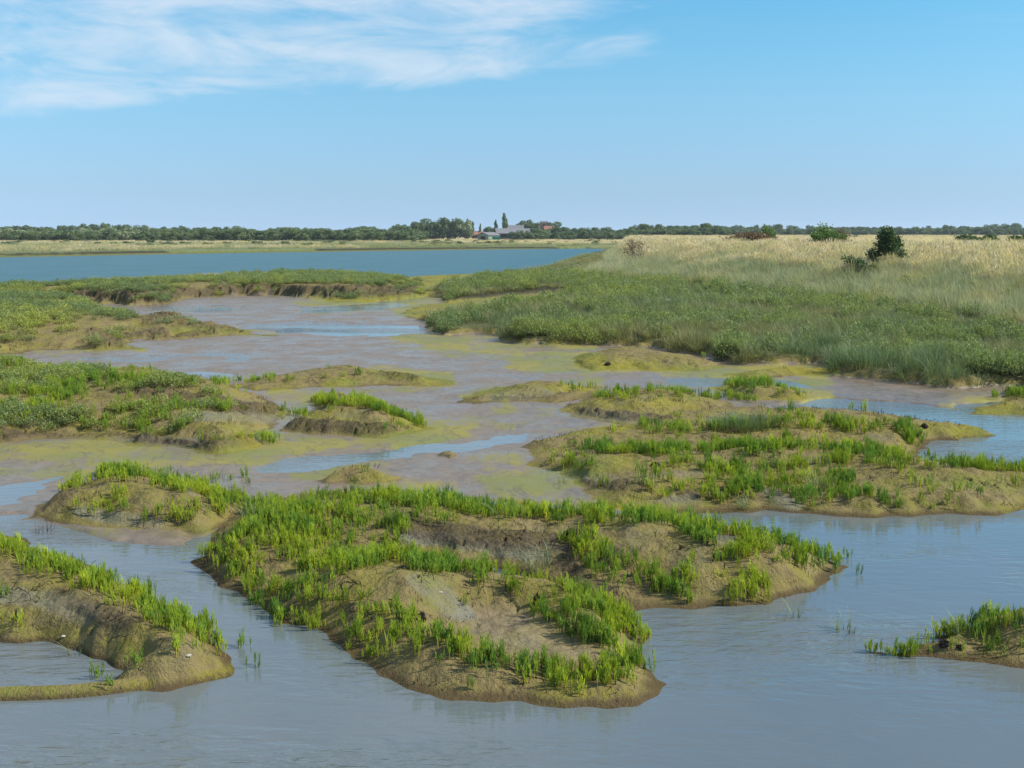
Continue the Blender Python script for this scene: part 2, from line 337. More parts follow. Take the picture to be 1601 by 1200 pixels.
def dyd(X, Y, pts, m):
    # the bank foot is narrower where it runs away along the river
    return np.maximum(poly_sd(X, Y, pts, m) * (1 + np.where(X < 40, 2.2, 0) * sstep(80, 125, Y)), -m)
SMAX = {}
for k_, pw_ in enumerate(ISL_W):
    gx, gy = np.meshgrid(np.linspace(pw_[:, 0].min(), pw_[:, 0].max(), 40), np.linspace(pw_[:, 1].min(), pw_[:, 1].max(), 40))
    SMAX[k_] = poly_sd(gx.ravel(), gy.ravel(), pw_, 3.0).max()
def height(X, Y, full=False):
    sh = X.shape
    wx = X + 0.22 * fbm(X, Y, .9, 3, 5) * np.clip(Y / 14, .6, 3.0)
    wy = Y + 0.30 * fbm(X, Y, .8, 3, 9) * np.clip(Y / 14, .6, 4.0)
    wx += .06 * vnoise(X * 4, Y * 4, 51); wy += .06 * vnoise(X * 4, Y * 4, 52)
    z = np.full(sh, -0.5)
    ids = np.zeros(sh, int)            # 0 = flat / creek bed
    sdf = poly_sd(wx, wy, FLAT_W, 3.0)
    flat = sstep(-.55, .35, sdf)
    micro = fbm(X, Y, 1.4, 4, 21) * .012 + fbm(X, Y, .18, 3, 22) * .02
    z = -0.5 + flat * (0.535 + micro)
    for pw, d, ww in PUD_W:
        s = poly_sd(wx, wy, pw, 2.0)
        z = z - d * sstep(-ww, ww, s)
    rid = np.zeros(sh)
    for pw, h, ww in RID_W:
        d = line_d(wx, wy, pw, ww * 2.6); rid += h * .8 * np.exp(-(d / ww) ** 2)
    isl_all = np.zeros(sh)
    for k, (nm, lb, px, H, ww) in enumerate(ISL):
        s = poly_sd(wx, wy, ISL_W[k], 3.0)
        ww = min(ww, .9 * max(float(SMAX.get(k, 9)), .05)); t = np.clip(s / ww, 0, 1)
        if nm in ('marsh_far', 'marsh_upper', 'marsh_left'): prof = sstep(0, .45, t) * .8 + .2 * t
        else: prof = .55 * np.sin(t * math.pi / 2) + .45 * sstep(0, 1, t)
        zi = np.where(s > 0, H * prof + .0, s * .55)
        core = sstep(0, .35, s)
        zi = zi + rid * core * (1 if s is not None else 0)
        a = zi > z - .01
        ids = np.where((zi > z + .015) & (s > 0), k + 1, ids)
        isl_all = np.maximum(isl_all, sstep(0, .3, s))
        # rounded union
        kk = .03; hmx = np.clip(.5 + .5 * (zi - z) / kk, 0, 1)
        z = z * (1 - hmx) + zi * hmx + kk * hmx * (1 - hmx)
    # the marsh on the right and the bank behind it
    s = poly_sd(wx, wy, QM, 12.0)
    wq = np.clip(Y / 60, .25, 1.6)
    zq = np.where(s > 0, .28 * sstep(0, 1, s / wq) + .30 * sstep(0, 14, s) * (1 - .9 * sstep(62, 100, Y)) + fbm(X, Y, .12, 3, 61) * .10 * sstep(0, 3, s), s * .3)
    sdy = dyd(X, Y, DY, 16.0)
    zd = 1.68 * sstep(-12, 2.5, sdy + fbm(X, Y, .09, 2, 66) * 2.0) + fbm(X, Y, .07, 3, 63) * .22 * sstep(-9, 1, sdy)
    zq2 = zq + zd * (s > 0)
    ids = np.where((zq2 > z) & (s > 0), 50, ids)
    ids = np.where(sdy > -10.5, 51, ids)
    z = np.maximum(z, zq2)
    z = np.where(sdy > 0, np.maximum(.55 + zd, z), z)
    # far shore
    sf = poly_sd(wx, wy, FARP, 20.0)
    sfn = sf + fbm(X, Y, .05, 3, 71) * 4; zf = np.where(sf > 0, .12 * sstep(0, 6, sfn) + .38 * sstep(7, 8.8, sfn) + .06 * sstep(10, 160, sf), sf * .1)
    ids = np.where((sf > 0) & (sdy < -10.5) & (zf > z), 52, ids)
    z = np.where((sf > -20), np.maximum(z, zf), z)
    # river
    sr = poly_sd(wx, wy, RIV, 6.0)
    z = np.where(sr > -6, z - (z + 1.2) * sstep(-.8, 2.5, sr), z)
    for pl in POOLS:
        s = poly_sd(wx, wy, pl, 1.0); z = np.where(s > -.5, z - (z + .12) * sstep(-.38, .12, s), z)
    # hidden hill of the ground under the creek
    db = poly_sd(X, Y, BOWL, 1.0); z = z + (.085 - z) * sstep(-.42, .16, db)
    ds = line_d(X, Y, STRIP, 1.0); z = np.maximum(z, np.where(ds < .6, .062 - .9 * ds * ds / .17, -9))
    di = np.maximum(-poly_sd(wx, wy, INLET, 9.0), 0); z = np.where(di < 2, z + (np.minimum(z, .10 + .05 * fbm(X, Y, .4, 3, 79)) - z) * sstep(.8, 0, di), z)
    land = sstep(-.02, .10, z)
    PX, PY = project(X, Y, z)
    dark = px_masks(PX, PY, DARK) * sstep(.03, .08, z)
    dark = np.maximum(dark, (sf > 0) * sstep(6.2, 7.4, sfn) * sstep(9.6, 8.6, sfn) * (fbm(X, Y, .03, 2, 72) > -.15))
    dark = np.maximum(dark, sstep(2.6, 1.2, di) * sstep(.14, .22, z))
    near = 1 / (1 + (Y / 60) ** 2)
    bump = fbm(X, Y, 2.2, 4, 31) * .052 + fbm(X, Y, 9, 3, 33) * .016
    z = z + land * isl_all * bump
    clod = ridged(X, Y, 1.5, 4, 41)
    cr = ridged(X + fbm(X, Y, 3, 2, 8) * .3, Y, 2.6, 3, 47)
    z = z + isl_all * land * dark * (clod * .085 - sstep(.72, .95, cr) * .07) * np.clip(Y / 18, .6, 2.2)
    crack = sstep(.86, .97, ridged(X + fbm(X, Y, 5, 2, 3) * .2, Y, 1.1, 2, 77)) * sstep(-.05, .25, fbm(X, Y, .8, 2, 78))
    z = z - isl_all * land * crack * .04
    if not full: return z
    return z, ids, dict(dark=dark, crack=crack * isl_all, flat=flat, isl=isl_all, bowl=sstep(-.1, .2, db), PX=PX, PY=PY, sq=s, sdy=sdy, sf=sf)

# ------------------------------------------------------------------ terrain mesh (finer close to the viewpoint, one sheet to the horizon)
rows_px = np.concatenate([np.arange(1460, 1120, -2.2), np.arange(1120, 620, -.95), np.arange(620, 470, -.6), np.arange(470, 400, -.4), np.arange(400, 398, -.35)])
Yr = ground(np.full(rows_px.shape, CX), rows_px, 0)[1]
Yr = np.concatenate([Yr, np.arange(Yr[-1] + .9, 300, .9), 300 * np.geomspace(1.01, 12, 90)])
tx = np.linspace(-.60, .60, 1180)
YY, TX = np.meshgrid(Yr, tx, indexing='ij')
XX = TX * YY
ZZ, IDS, AT = height(XX, YY, True)
nr, nc = XX.shape
print('terrain', nr, nc, nr * nc)
co = np.stack([XX, YY, ZZ], -1)
du = np.gradient(co, axis=1); dv = np.gradient(co, axis=0)
NRM = np.cross(du, dv); NRM /= np.linalg.norm(NRM, axis=-1, keepdims=True) + 1e-12
PXg, PYg = AT['PX'], AT['PY']
alg = px_masks(PXg + 22 * fbm(XX, YY, .6, 3, 88), PYg + 9 * fbm(XX, YY, .5, 3, 89), ALG, 2.2); grey = px_masks(PXg, PYg, GREY)
nz = fbm(XX, YY, .7, 4, 91)
alg = np.clip(alg * (1 + 1.4 * nz) + sstep(.22, .5, fbm(XX, YY, .35, 3, 93)) * .5 * AT['isl'], 0, 1)
grey = np.clip(grey * (1 + nz * 1.2) + sstep(.2, .5, fbm(XX, YY, .9, 3, 95)) * .3 * AT['isl'], 0, 1)
wet = np.clip(1 - sstep(.035, .10, ZZ), 0, 1) * (1 - sstep(0, .12, AT['isl'])) * sstep(.3, .8, AT['flat'])
wet = np.maximum(wet, AT['bowl'] * .45)
sprig = np.clip(np.maximum(AT['dark'], AT['crack'] * .8), 0, 1)
M1 = np.stack([alg, wet, sprig, grey], -1).astype(np.float32)
# what kind of soil: 1 = marsh turf, 2 = dry bank turf, 3 = far shore
turf = np.where(IDS == 50, sstep(0.16, .3, ZZ), 0.0)
dry = np.where(IDS == 51, 1.0, 0.0)
farm = np.where(IDS == 52, 1.0, 0.0)
farlow = farm * (1 - sstep(.15, .5, ZZ))
M2 = np.stack([turf, dry, farm, farlow], -1).astype(np.float32)

def prop(o, label=None, cat=None, group=None, kind=None):
    if label: o['label'] = label
    if cat: o['category'] = cat
    if group: o['group'] = group
    if kind: o['kind'] = kind
    return o

def mesh_np(name, verts, faces_quads, mat=None, smooth=True):
    me = bpy.data.meshes.new(name)
    verts = np.ascontiguousarray(verts, np.float32); fq = np.ascontiguousarray(faces_quads, np.int32)
    nf, k = fq.shape
    me.vertices.add(len(verts)); me.vertices.foreach_set('co', verts.ravel())
    me.loops.add(nf * k); me.loops.foreach_set('vertex_index', fq.ravel())
    me.polygons.add(nf); me.polygons.foreach_set('loop_start', np.arange(0, nf * k, k, dtype=np.int32))
    me.update(calc_edges=True)
    if smooth: me.polygons.foreach_set('use_smooth', np.ones(nf, bool))
    if mat: me.materials.append(mat)
    return me
def attr(me, name, data, typ='FLOAT', dom='POINT'):
    a = me.attributes.new(name, typ, dom)
    a.data.foreach_set('color' if 'COLOR' in typ else ('vector' if typ == 'FLOAT_VECTOR' else 'value'), np.ascontiguousarray(data).ravel())
def obj(name, me, parent=None, loc=(0, 0, 0)):
    o = bpy.data.objects.new(name, me); COL.objects.link(o); o.location = loc
    if parent: o.parent = parent
    return o

# ------------------------------------------------------------------ materials
def new_mat(name):
    m = bpy.data.materials.new(name); m.use_nodes = True; return m, NT(m.node_tree)
def principled(n, base, rough=.8, spec=.3, normal=None, **kw):
    p = n.new('ShaderNodeBsdfPrincipled'); n.put(p.inputs['Base Color'], base); n.put(p.inputs['Roughness'], rough)
    n.put(p.inputs['Specular IOR Level'], spec)
    if normal: n.put(p.inputs['Normal'], normal)
    for k, v in kw.items(): n.put(p.inputs[k.replace('_', ' ')], v)
    return p
def out(n, sh):
    o = n.new('ShaderNodeOutputMaterial'); n.l.new(sh, o.inputs[0]); return o

def ground_material():
    m, n = new_mat('ground_soil')
    pos = n.new('ShaderNodeNewGeometry').outputs['Position']
    a1 = n.new('ShaderNodeAttribute', attribute_name='m1'); a2 = n.new('ShaderNodeAttribute', attribute_name='m2')
    s1 = n.new('ShaderNodeSeparateColor'); n.l.new(a1.outputs['Color'], s1.inputs[0])
    s2 = n.new('ShaderNodeSeparateColor'); n.l.new(a2.outputs['Color'], s2.inputs[0])
    algf, wetf, darkf = s1.outputs; greyf = a1.outputs['Alpha']
    turff, dryf, farf = s2.outputs; lowf = a2.outputs['Alpha']
    nA = n.noise(pos, .9, 6, .6); nB = n.noise(pos, 6, 5, .6); nC = n.noise(pos, 30, 4, .65); nD = n.noise(pos, 110, 2, .6)
    tan = n.mix(nA, (.158, .122, .050, 1), (.235, .188, .080, 1))
    tan = n.mix(n.ss(nB, .45, .7), tan, (.135, .105, .05, 1))
    tan = n.mix(n.ss(n.noise(pos, 1.7, 5, .65, .5), .44, .62, 0, .75), tan, (.19, .168, .036, 1))
    mud = n.mix(n.ss(nB, .3, .75), (.140, .103, .070, 1), (.195, .148, .102, 1))
    zz_ = n.new('ShaderNodeSeparateXYZ'); n.l.new(pos, zz_.inputs[0])
    tan = n.mix(n.ss(n.math('ADD', zz_.outputs[2], n.math('MULTIPLY', n.math('SUBTRACT', nB, .5), .06)), .01, .055, .85, 0), tan, (.075, .052, .026, 1))
    base = n.mix(wetf, tan, mud)
    base = n.mix(n.math('MULTIPLY', greyf, .75), base, n.mix(nC, (.13, .135, .115, 1), (.21, .21, .175, 1)))
    ocr = n.mix(nC, (.19, .165, .018, 1), (.25, .23, .03, 1)); grn = n.mix(nC, (.125, .140, .026, 1), (.190, .200, .042, 1))
    ac = n.mix(n.ss(n.noise(pos, .5, 3, .5), .42, .58), ocr, grn)
    af = n.ss(n.math('ADD', n.math('MULTIPLY_ADD', n.math('SUBTRACT', nC, .5), 1.1, n.math('MULTIPLY', algf, 1.15)), n.math('MULTIPLY', n.math('SUBTRACT', n.noise(n.scalevec(pos, 1, .45, 1), 3.2, 5, .7, .6), .5), 2.2)), .26, 1.05, 0, .80)
    base = n.mix(af, base, ac)
    base = n.mix(n.math('MULTIPLY', darkf, n.ss(nC, .25, .6, .35, .9)), base, n.mix(nB, (.035, .026, .018, 1), (.10, .075, .05, 1)))
    vor = n.new('ShaderNodeTexVoronoi', feature='DISTANCE_TO_EDGE'); vor.inputs['Scale'].default_value = 5.5
    wv = n.new('ShaderNodeTexNoise'); wv.inputs['Scale'].default_value = 4.0; n.l.new(pos, wv.inputs['Vector'])
    va = n.vmath('ADD', pos, n.vmath('MULTIPLY', wv.outputs['Color'], (.35, .35, .1))); n.l.new(va, vor.inputs['Vector'])
    crk = n.math('MULTIPLY', n.ss(vor.outputs['Distance'], .004, .034, 1, 0), n.ss(n.noise(pos, 1.3, 4, .65), .54, .64))
    crk = n.math('MULTIPLY', crk, n.math('SUBTRACT', 1.0, wetf)); crk = n.math('MULTIPLY', crk, n.ss(zz_.outputs[2], .05, .12))
    crk = n.math('MULTIPLY', crk, n.math('SUBTRACT', 1.0, n.math('MAXIMUM', n.math('MAXIMUM', turff, dryf), farf)))
    base = n.mix(n.math('MULTIPLY', crk, .8), base, (.03, .022, .014, 1))
    rill = n.math('MULTIPLY', n.ss(n.math('ABSOLUTE', n.math('SUBTRACT', n.noise(n.scalevec(pos, .8, .35, 1), 1.3, 5, .6, .8), .5)), .0, .018, 1, 0), wetf)
    base = n.mix(n.math('MULTIPLY', rill, .55), base, (.09, .075, .06, 1))
    speck = n.math('MULTIPLY', n.ss(nD, .68, .76), .5)
    base = n.mix(speck, base, (.06, .045, .03, 1))
    tf = n.mix(nB, (.055, .065, .028, 1), (.11, .115, .05, 1))
    base = n.mix(turff, base, tf)
    dr = n.mix(nA, (.22, .17, .085, 1), (.12, .12, .055, 1))
    base = n.mix(dryf, base, dr)
    fr = n.mix(n.ss(n.math('MULTIPLY_ADD', zz_.outputs[1], .0016, n.noise(n.scalevec(pos, .02, .08, 1), 1, 6, .65)), 1.02, 1.22), (.13, .16, .07, 1), (.38, .31, .18, 1))
    fl = n.mix(n.noise(pos, .6, 5, .7), (.06, .05, .03, 1), (.20, .22, .045, 1))
    fr = n.mix(lowf, fr, fl)
    base = n.mix(farf, base, fr)
    dk2 = n.math('MULTIPLY', darkf, n.math('MAXIMUM', turff, farf))
    base = n.mix(n.math('MULTIPLY', dk2, .85), base, (.035, .027, .018, 1))
    hgt = n.math('ADD', n.math('MULTIPLY', nB, .5), n.math('MULTIPLY', nC, .38))
    hgt = n.math('ADD', hgt, n.math('MULTIPLY', nD, .11))
    hgt = n.math('SUBTRACT', hgt, n.math('MULTIPLY', crk, .5)); hgt = n.math('SUBTRACT', hgt, n.math('MULTIPLY', rill, .15))
    bmp = n.new('ShaderNodeBump'); n.put(bmp.inputs['Height'], hgt); bmp.inputs['Distance'].default_value = .10
    n.put(bmp.inputs['Strength'], n.math('MULTIPLY_ADD', wetf, -.60, .8))
    sheen = n.math('MULTIPLY', wetf, n.math('SUBTRACT', 1.0, n.math('MULTIPLY', af, .7)))
    rough = n.math('MULTIPLY_ADD', sheen, n.ss(nA, .35, .65, -.34, -.66), .88)
    p = principled(n, base, rough, n.math('MULTIPLY_ADD', sheen, .62, .12), bmp.outputs[0])
    out(n, p.outputs[0]); return m
M_ground = ground_material()

def water_material(name, deep, waves, strength, rough=.03, spec=.5):
    m, n = new_mat(name)
    pos = n.new('ShaderNodeNewGeometry').outputs['Position']
    mp = n.new('ShaderNodeMapping'); n.l.new(pos, mp.inputs[0]); mp.inputs['Rotation'].default_value = (0, 0, R(14)); mp.inputs['Scale'].default_value = (.55, 1.5, 1)
    v = mp.outputs[0]
    h = None
    for sc, am, det in waves:
        q = n.math('MULTIPLY', n.noise(v, sc, det, .55, .4), am)
        h = q if h is None else n.math('ADD', h, q)
    gust = n.ss(n.noise(n.scalevec(pos, .16, .30, 1), 1.0, 3, .5, .5), .42, .64, .12, 1.0)
    b = n.new('ShaderNodeBump'); n.put(b.inputs['Height'], h); n.put(b.inputs['Strength'], n.math('MULTIPLY', gust, strength)); b.inputs['Distance'].default_value = .1
    base = n.mix(n.noise(pos, .35, 4, .6), deep[0], deep[1])
    p = principled(n, base, rough, spec, b.outputs[0]); p.inputs['IOR'].default_value = 1.33
    out(n, p.outputs[0]); return m
M_creek = water_material('creek_surface', ((.088, .114, .130, 1), (.130, .144, .142, 1)), ((4.6, 1.0, 2), (11, .35, 3), (30, .05, 2)), .46, .02, 1.0)
M_river = water_material('river_surface', ((.022, .082, .100, 1), (.034, .105, .122, 1)), ((1.2, 1.0, 5), (5, .3, 3)), 1.0, .36, .22)

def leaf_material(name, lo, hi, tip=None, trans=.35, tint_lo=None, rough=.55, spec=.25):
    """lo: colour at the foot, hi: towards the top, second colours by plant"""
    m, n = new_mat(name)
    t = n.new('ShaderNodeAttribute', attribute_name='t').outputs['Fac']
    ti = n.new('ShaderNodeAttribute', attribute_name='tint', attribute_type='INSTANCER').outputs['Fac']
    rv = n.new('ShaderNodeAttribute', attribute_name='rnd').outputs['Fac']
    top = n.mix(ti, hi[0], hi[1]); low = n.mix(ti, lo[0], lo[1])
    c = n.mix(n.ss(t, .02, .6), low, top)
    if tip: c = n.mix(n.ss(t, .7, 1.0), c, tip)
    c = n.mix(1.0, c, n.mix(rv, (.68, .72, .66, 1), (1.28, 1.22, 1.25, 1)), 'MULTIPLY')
    p = principled(n, c, rough, spec)
    tr = n.new('ShaderNodeBsdfTranslucent'); n.put(tr.inputs[0], n.mix(1.0, c, (1.15, 1.2, .7, 1), 'MULTIPLY'))
    ms = n.new('ShaderNodeMixShader'); ms.inputs[0].default_value = trans
    n.l.new(p.outputs[0], ms.inputs[1]); n.l.new(tr.outputs[0], ms.inputs[2]); out(n, ms.outputs[0]); return m
M_glass = leaf_material('glasswort_flesh', ((.52, .44, .05, 1), (.24, .36, .04, 1)), ((.47, .56, .05, 1), (.20, .36, .055, 1)), None, .48)
M_cord = leaf_material('cordgrass_blade', ((.16, .18, .07, 1), (.18, .18, .07, 1)), ((.135, .21, .10, 1), (.25, .24, .10, 1)), (.27, .31, .18, 1), .32)
M_bank = leaf_material('bank_grass_blade', ((.22, .22, .10, 1), (.34, .27, .12, 1)), ((.23, .29, .19, 1), (.42, .38, .21, 1)), (.48, .44, .30, 1), .42)
M_blond = leaf_material('dry_grass_blade', ((.34, .33, .14, 1), (.44, .34, .17, 1)), ((.62, .54, .38, 1), (.72, .58, .44, 1)), (.80, .67, .54, 1), .45)
M_purs = leaf_material('purslane_leaf', ((.10, .11, .05, 1), (.16, .14, .04, 1)), ((.19, .25, .10, 1), (.33, .36, .08, 1)), None, .4)
M_pale = leaf_material('pale_grass_blade', ((.10, .12, .05, 1), (.10, .12, .05, 1)), ((.22, .27, .16, 1), (.27, .29, .17, 1)), (.36, .36, .24, 1), .35)
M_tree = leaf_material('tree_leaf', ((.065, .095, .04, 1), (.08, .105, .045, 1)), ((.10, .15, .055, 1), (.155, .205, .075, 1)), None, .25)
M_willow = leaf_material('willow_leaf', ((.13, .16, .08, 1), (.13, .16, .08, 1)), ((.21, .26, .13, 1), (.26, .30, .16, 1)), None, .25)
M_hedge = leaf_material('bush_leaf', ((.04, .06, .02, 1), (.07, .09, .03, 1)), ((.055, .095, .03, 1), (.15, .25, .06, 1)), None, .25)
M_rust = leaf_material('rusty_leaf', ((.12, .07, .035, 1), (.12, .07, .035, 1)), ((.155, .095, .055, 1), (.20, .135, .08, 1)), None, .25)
def plain(name, c1, c2, sc=8, rough=.85, bump=.3):
    m, n = new_mat(name)
    tcn = n.new('ShaderNodeTexCoord').outputs['Object']
    f = n.noise(tcn, sc, 5, .6)
    b = n.new('ShaderNodeBump'); n.put(b.inputs['Height'], f); b.inputs['Strength'].default_value = bump; b.inputs['Distance'].default_value = .05
    p = principled(n, n.mix(n.ss(f, .3, .7), c1, c2), rough, .2, b.outputs[0]); out(n, p.outputs[0]); return m
M_bark = plain('bark', (.06, .045, .03, 1), (.13, .10, .075, 1), 12)
M_twig = plain('bare_twig', (.10, .075, .06, 1), (.17, .13, .105, 1), 12)
M_clod = plain('dark_peat', (.02, .016, .012, 1), (.06, .045, .032, 1), 20, .9, .8)
M_shell = plain('shell_white', (.40, .37, .30, 1), (.5, .47, .40, 1), 30, .5)

# ------------------------------------------------------------------ cut the ground sheet into its named pieces
fid = IDS[:-1, :-1]
idx = np.arange(nr * nc).reshape(nr, nc)
quads = np.stack([idx[:-1, :-1], idx[:-1, 1:], idx[1:, 1:], idx[1:, :-1]], -1)
cof = co.reshape(-1, 3); nf_ = NRM.reshape(-1, 3); m1f = M1.reshape(-1, 4); m2f = M2.reshape(-1, 4)
def cut(name, mask, label):
    q = quads[mask]
    if len(q) == 0: return
    u, inv = np.unique(q.ravel(), return_inverse=True)
    me = mesh_np(name, cof[u], inv.reshape(-1, 4), M_ground)
    attr(me, 'm1', m1f[u], 'FLOAT_COLOR'); attr(me, 'm2', m2f[u], 'FLOAT_COLOR')
    me.normals_split_custom_set_from_vertices(nf_[u].tolist())
    prop(obj(name, me), label, kind='structure')
cut('mudflat', fid == 0, 'wide wet pinkish brown mudflat and creek bed between the islands')
for k, i in enumerate(ISL): cut('saltmarsh_island' if 'marsh' in i[0] else 'mud_island', fid == k + 1, i[1])
cut('saltmarsh', fid == 50, 'flat saltmarsh on the right rising from the mudflat')
cut('grass_bank', fid == 51, 'raised grassy sea bank and dry field on the right')
cut('far_shore', fid == 52, 'flat farmland and marsh shore on the far side of the river')

# water, one sheet for the creek and one for the river, meeting under the marsh strip
SPL = wp([(-1600,462),(-600,462),(0,455),(300,448),(430,440),(560,443),(640,446),(720,440),(840,426),(900,411),(960,392),(1300,392)], 0, False, 1)
def sheet(name, pts, mat, label):
    me = bpy.data.meshes.new(name); me.from_pydata([(x, y, 0.0) for x, y in pts], [], [list(range(len(pts)))]); me.materials.append(mat)
    return prop(obj(name, me), label, kind='structure')
S = [tuple(p) for p in SPL]
sheet('creek_water', [(-60, 2), (60, 2), (S[-1][0], S[-1][1])] + S[::-1][1:], M_creek, 'grey blue shallow creek water in the foreground and pools')
sheet('river_water', S + [(600, 700), (-900, 700)], M_river, 'teal blue choppy river crossing behind the marsh')

# ------------------------------------------------------------------ plant building
class MB:
    def __init__(s): s.v = []; s.f = []; s.t = []; s.r = []
    def tube(s, pts, rad, sides=3, t=(0, 1), r=None):
        r = random.random() if r is None else r
        b = len(s.v); n = len(pts)
        for i, p in enumerate(pts):
            d = np.subtract(pts[min(i + 1, n - 1)], pts[max(i - 1, 0)]); d = d / (np.linalg.norm(d) + 1e-9)
            a = np.cross(d, (0.3, 1, 0.1)); a /= np.linalg.norm(a) + 1e-9; c = np.cross(d, a)
            for k in range(sides):
                an = 2 * math.pi * k / sides
                s.v.append(tuple(np.add(p, (a * math.cos(an) + c * math.sin(an)) * rad[i]))); s.t.append(t[0] + (t[1] - t[0]) * i / (n - 1)); s.r.append(r)
        for i in range(n - 1):
            for k in range(sides):
                k2 = (k + 1) % sides
                s.f.append((b + i * sides + k, b + i * sides + k2, b + (i + 1) * sides + k2, b + (i + 1) * sides + k))
    def blade(s, base, h, lean, az, wid, segs=3, r=None, t1=1.0):
        r = random.random() if r is None else r
        dx_, dy_ = math.cos(az), math.sin(az); b = len(s.v)
        for i in range(segs + 1):
            u = i / segs; off = lean * h * u * u; zz = h * (u - .25 * lean * u * u)
            ww = wid * (1 - u) ** .6 * .5 if i < segs else wid * .06
            cx, cy = base[0] + dx_ * off, base[1] + dy_ * off
            s.v += [(cx - dy_ * ww, cy + dx_ * ww, base[2] + zz), (cx + dy_ * ww, cy - dx_ * ww, base[2] + zz)]
            s.t += [u * t1] * 2; s.r += [r] * 2
        for i in range(segs): s.f.append((b + 2 * i, b + 2 * i + 1, b + 2 * i + 3, b + 2 * i + 2))
    def leaf(s, c, nrm, size, t, asp=1.6, r=None):
        r = random.random() if r is None else r
        nrm = np.array(nrm) / (np.linalg.norm(nrm) + 1e-9); a = np.cross(nrm, rng.normal(size=3)); a /= np.linalg.norm(a) + 1e-9; b2 = np.cross(nrm, a)
        b = len(s.v); a = a * size * asp * .5; b2 = b2 * size * .5
        for q in (-a, b2, a, -b2): s.v.append(tuple(np.add(c, q))); s.t.append(t); s.r.append(r)
        s.f.append((b, b + 1, b + 2, b + 3))
    def mesh(s, name, mat, smooth=False):
        me = mesh_np(name, np.array(s.v), np.array(s.f), mat, smooth)
        attr(me, 't', np.array(s.t, np.float32)); attr(me, 'rnd', np.array(s.r, np.float32)); return me

def glasswort_sprig(mb, x, y, h, thick=.0034):
    r = random.random(); lx, ly = random.gauss(0, .10) * h, random.gauss(0, .10) * h
    mb.tube([(x, y, -.03), (x + lx * .4, y + ly * .4, h * .5), (x + lx, y + ly, h)], [thick * 1.1, thick, thick * .45], 3, (0, 1), r)
    nb = random.randint(6, 9); a0 = random.random() * 6.28
    for i in range(nb):
        u = .16 + .62 * i / nb; a = a0 + i * 2.4; L = h * (.42 - .22 * u) * random.uniform(.8, 1.25)
        sp = L * random.uniform(.22, .36)
        bx, by, bz = x + lx * u, y + ly * u, h * u
        p1 = (bx + math.cos(a) * sp * .75, by + math.sin(a) * sp * .75, bz + L * .45); p2 = (bx + math.cos(a) * sp, by + math.sin(a) * sp, bz + L)
        mb.tube([(bx, by, bz), p1, p2], [thick * .8, thick * .95, thick * .4], 3, (u, min(1, u + .5)), r * .5 + random.random() * .5)

def proto(name, mb_or_me, mat=None):
    me = mb_or_me if isinstance(mb_or_me, bpy.types.Mesh) else mb_or_me.mesh(name, mat)
    return bpy.data.objects.new(name, me)
def proto_set(name, objs):
    c = bpy.data.collections.new(name)
    for o in objs: c.objects.link(o)
    return c

GL = []
for k in range(8):
    mb = MB(); n_ = [8, 6, 9, 4, 7, 10, 6, 3][k]
    for i in range(n_):
        glasswort_sprig(mb, random.gauss(0, .042), random.gauss(0, .042), random.uniform(.07, .25) * (.75 + .1 * (k % 4)))
    GL.append(mb.mesh('glasswort', M_glass))
C_glass = proto_set('glasswort_forms', [bpy.data.objects.new('glasswort_form', m) for m in GL])
def tuft(n, rad, h, wid, lean, mat, name, segs=3):
    mb = MB()
    for i in range(n):
        a = random.random() * 6.28; r = rad * math.sqrt(random.random())
        mb.blade((math.cos(a) * r, math.sin(a) * r, -.03), h * random.uniform(.55, 1.1), random.uniform(.1, lean), a + random.gauss(0, .7), wid * random.uniform(.7, 1.2), segs)
    return mb.mesh(name, mat)
C_cord = proto_set('cordgrass_forms', [bpy.data.objects.new('cordgrass_form', tuft(46, .20, .46, .011, .75, M_cord, 'cordgrass')) for k in range(5)])
C_bank = proto_set('bankgrass_forms', [bpy.data.objects.new('bankgrass_form', tuft(52, .32, .62, .013, .8, M_bank, 'bank_grass')) for k in range(5)])
def blond_tuft():
    mb = MB()
    for i in range(46):
        a = random.random() * 6.28; r = .34 * math.sqrt(random.random()); b = (math.cos(a) * r, math.sin(a) * r, -.03)
        h = .72 * random.uniform(.6, 1.1)
        mb.blade(b, h, random.uniform(.05, .45), 2.9 + random.gauss(0, .9), .009, 3)
        if i % 2 == 0:  # seed head
            mb.blade((b[0] - .03, b[1], h * .8), .18, .5, 2.9 + random.gauss(0, .6), .022, 2, None, 1.0)
    return mb.mesh('dry_grass', M_blond)
C_blond = proto_set('dry_grass_forms', [bpy.data.objects.new('dry_grass_form', blond_tuft()) for k in range(5)])
def purslane():
    mb = MB()
    for i in range(320):
        a = random.random() * 6.28; r = .22 * math.sqrt(random.random()); z = .17 * (1 - (r / .26) ** 2) * random.uniform(.2, 1.35)
        mb.leaf((math.cos(a) * r, math.sin(a) * r, z), (random.gauss(0, .8), random.gauss(0, .8), .6), .017, min(1, z / .18), 2.6)
    for i in range(26):
        mb.blade((random.gauss(0, .1), random.gauss(0, .1), 0), random.uniform(.14, .28), .5, random.random() * 6.28, .007)
    return mb.mesh('purslane', M_purs)
C_purs = proto_set('purslane_forms', [bpy.data.objects.new('purslane_form', purslane()) for k in range(5)])

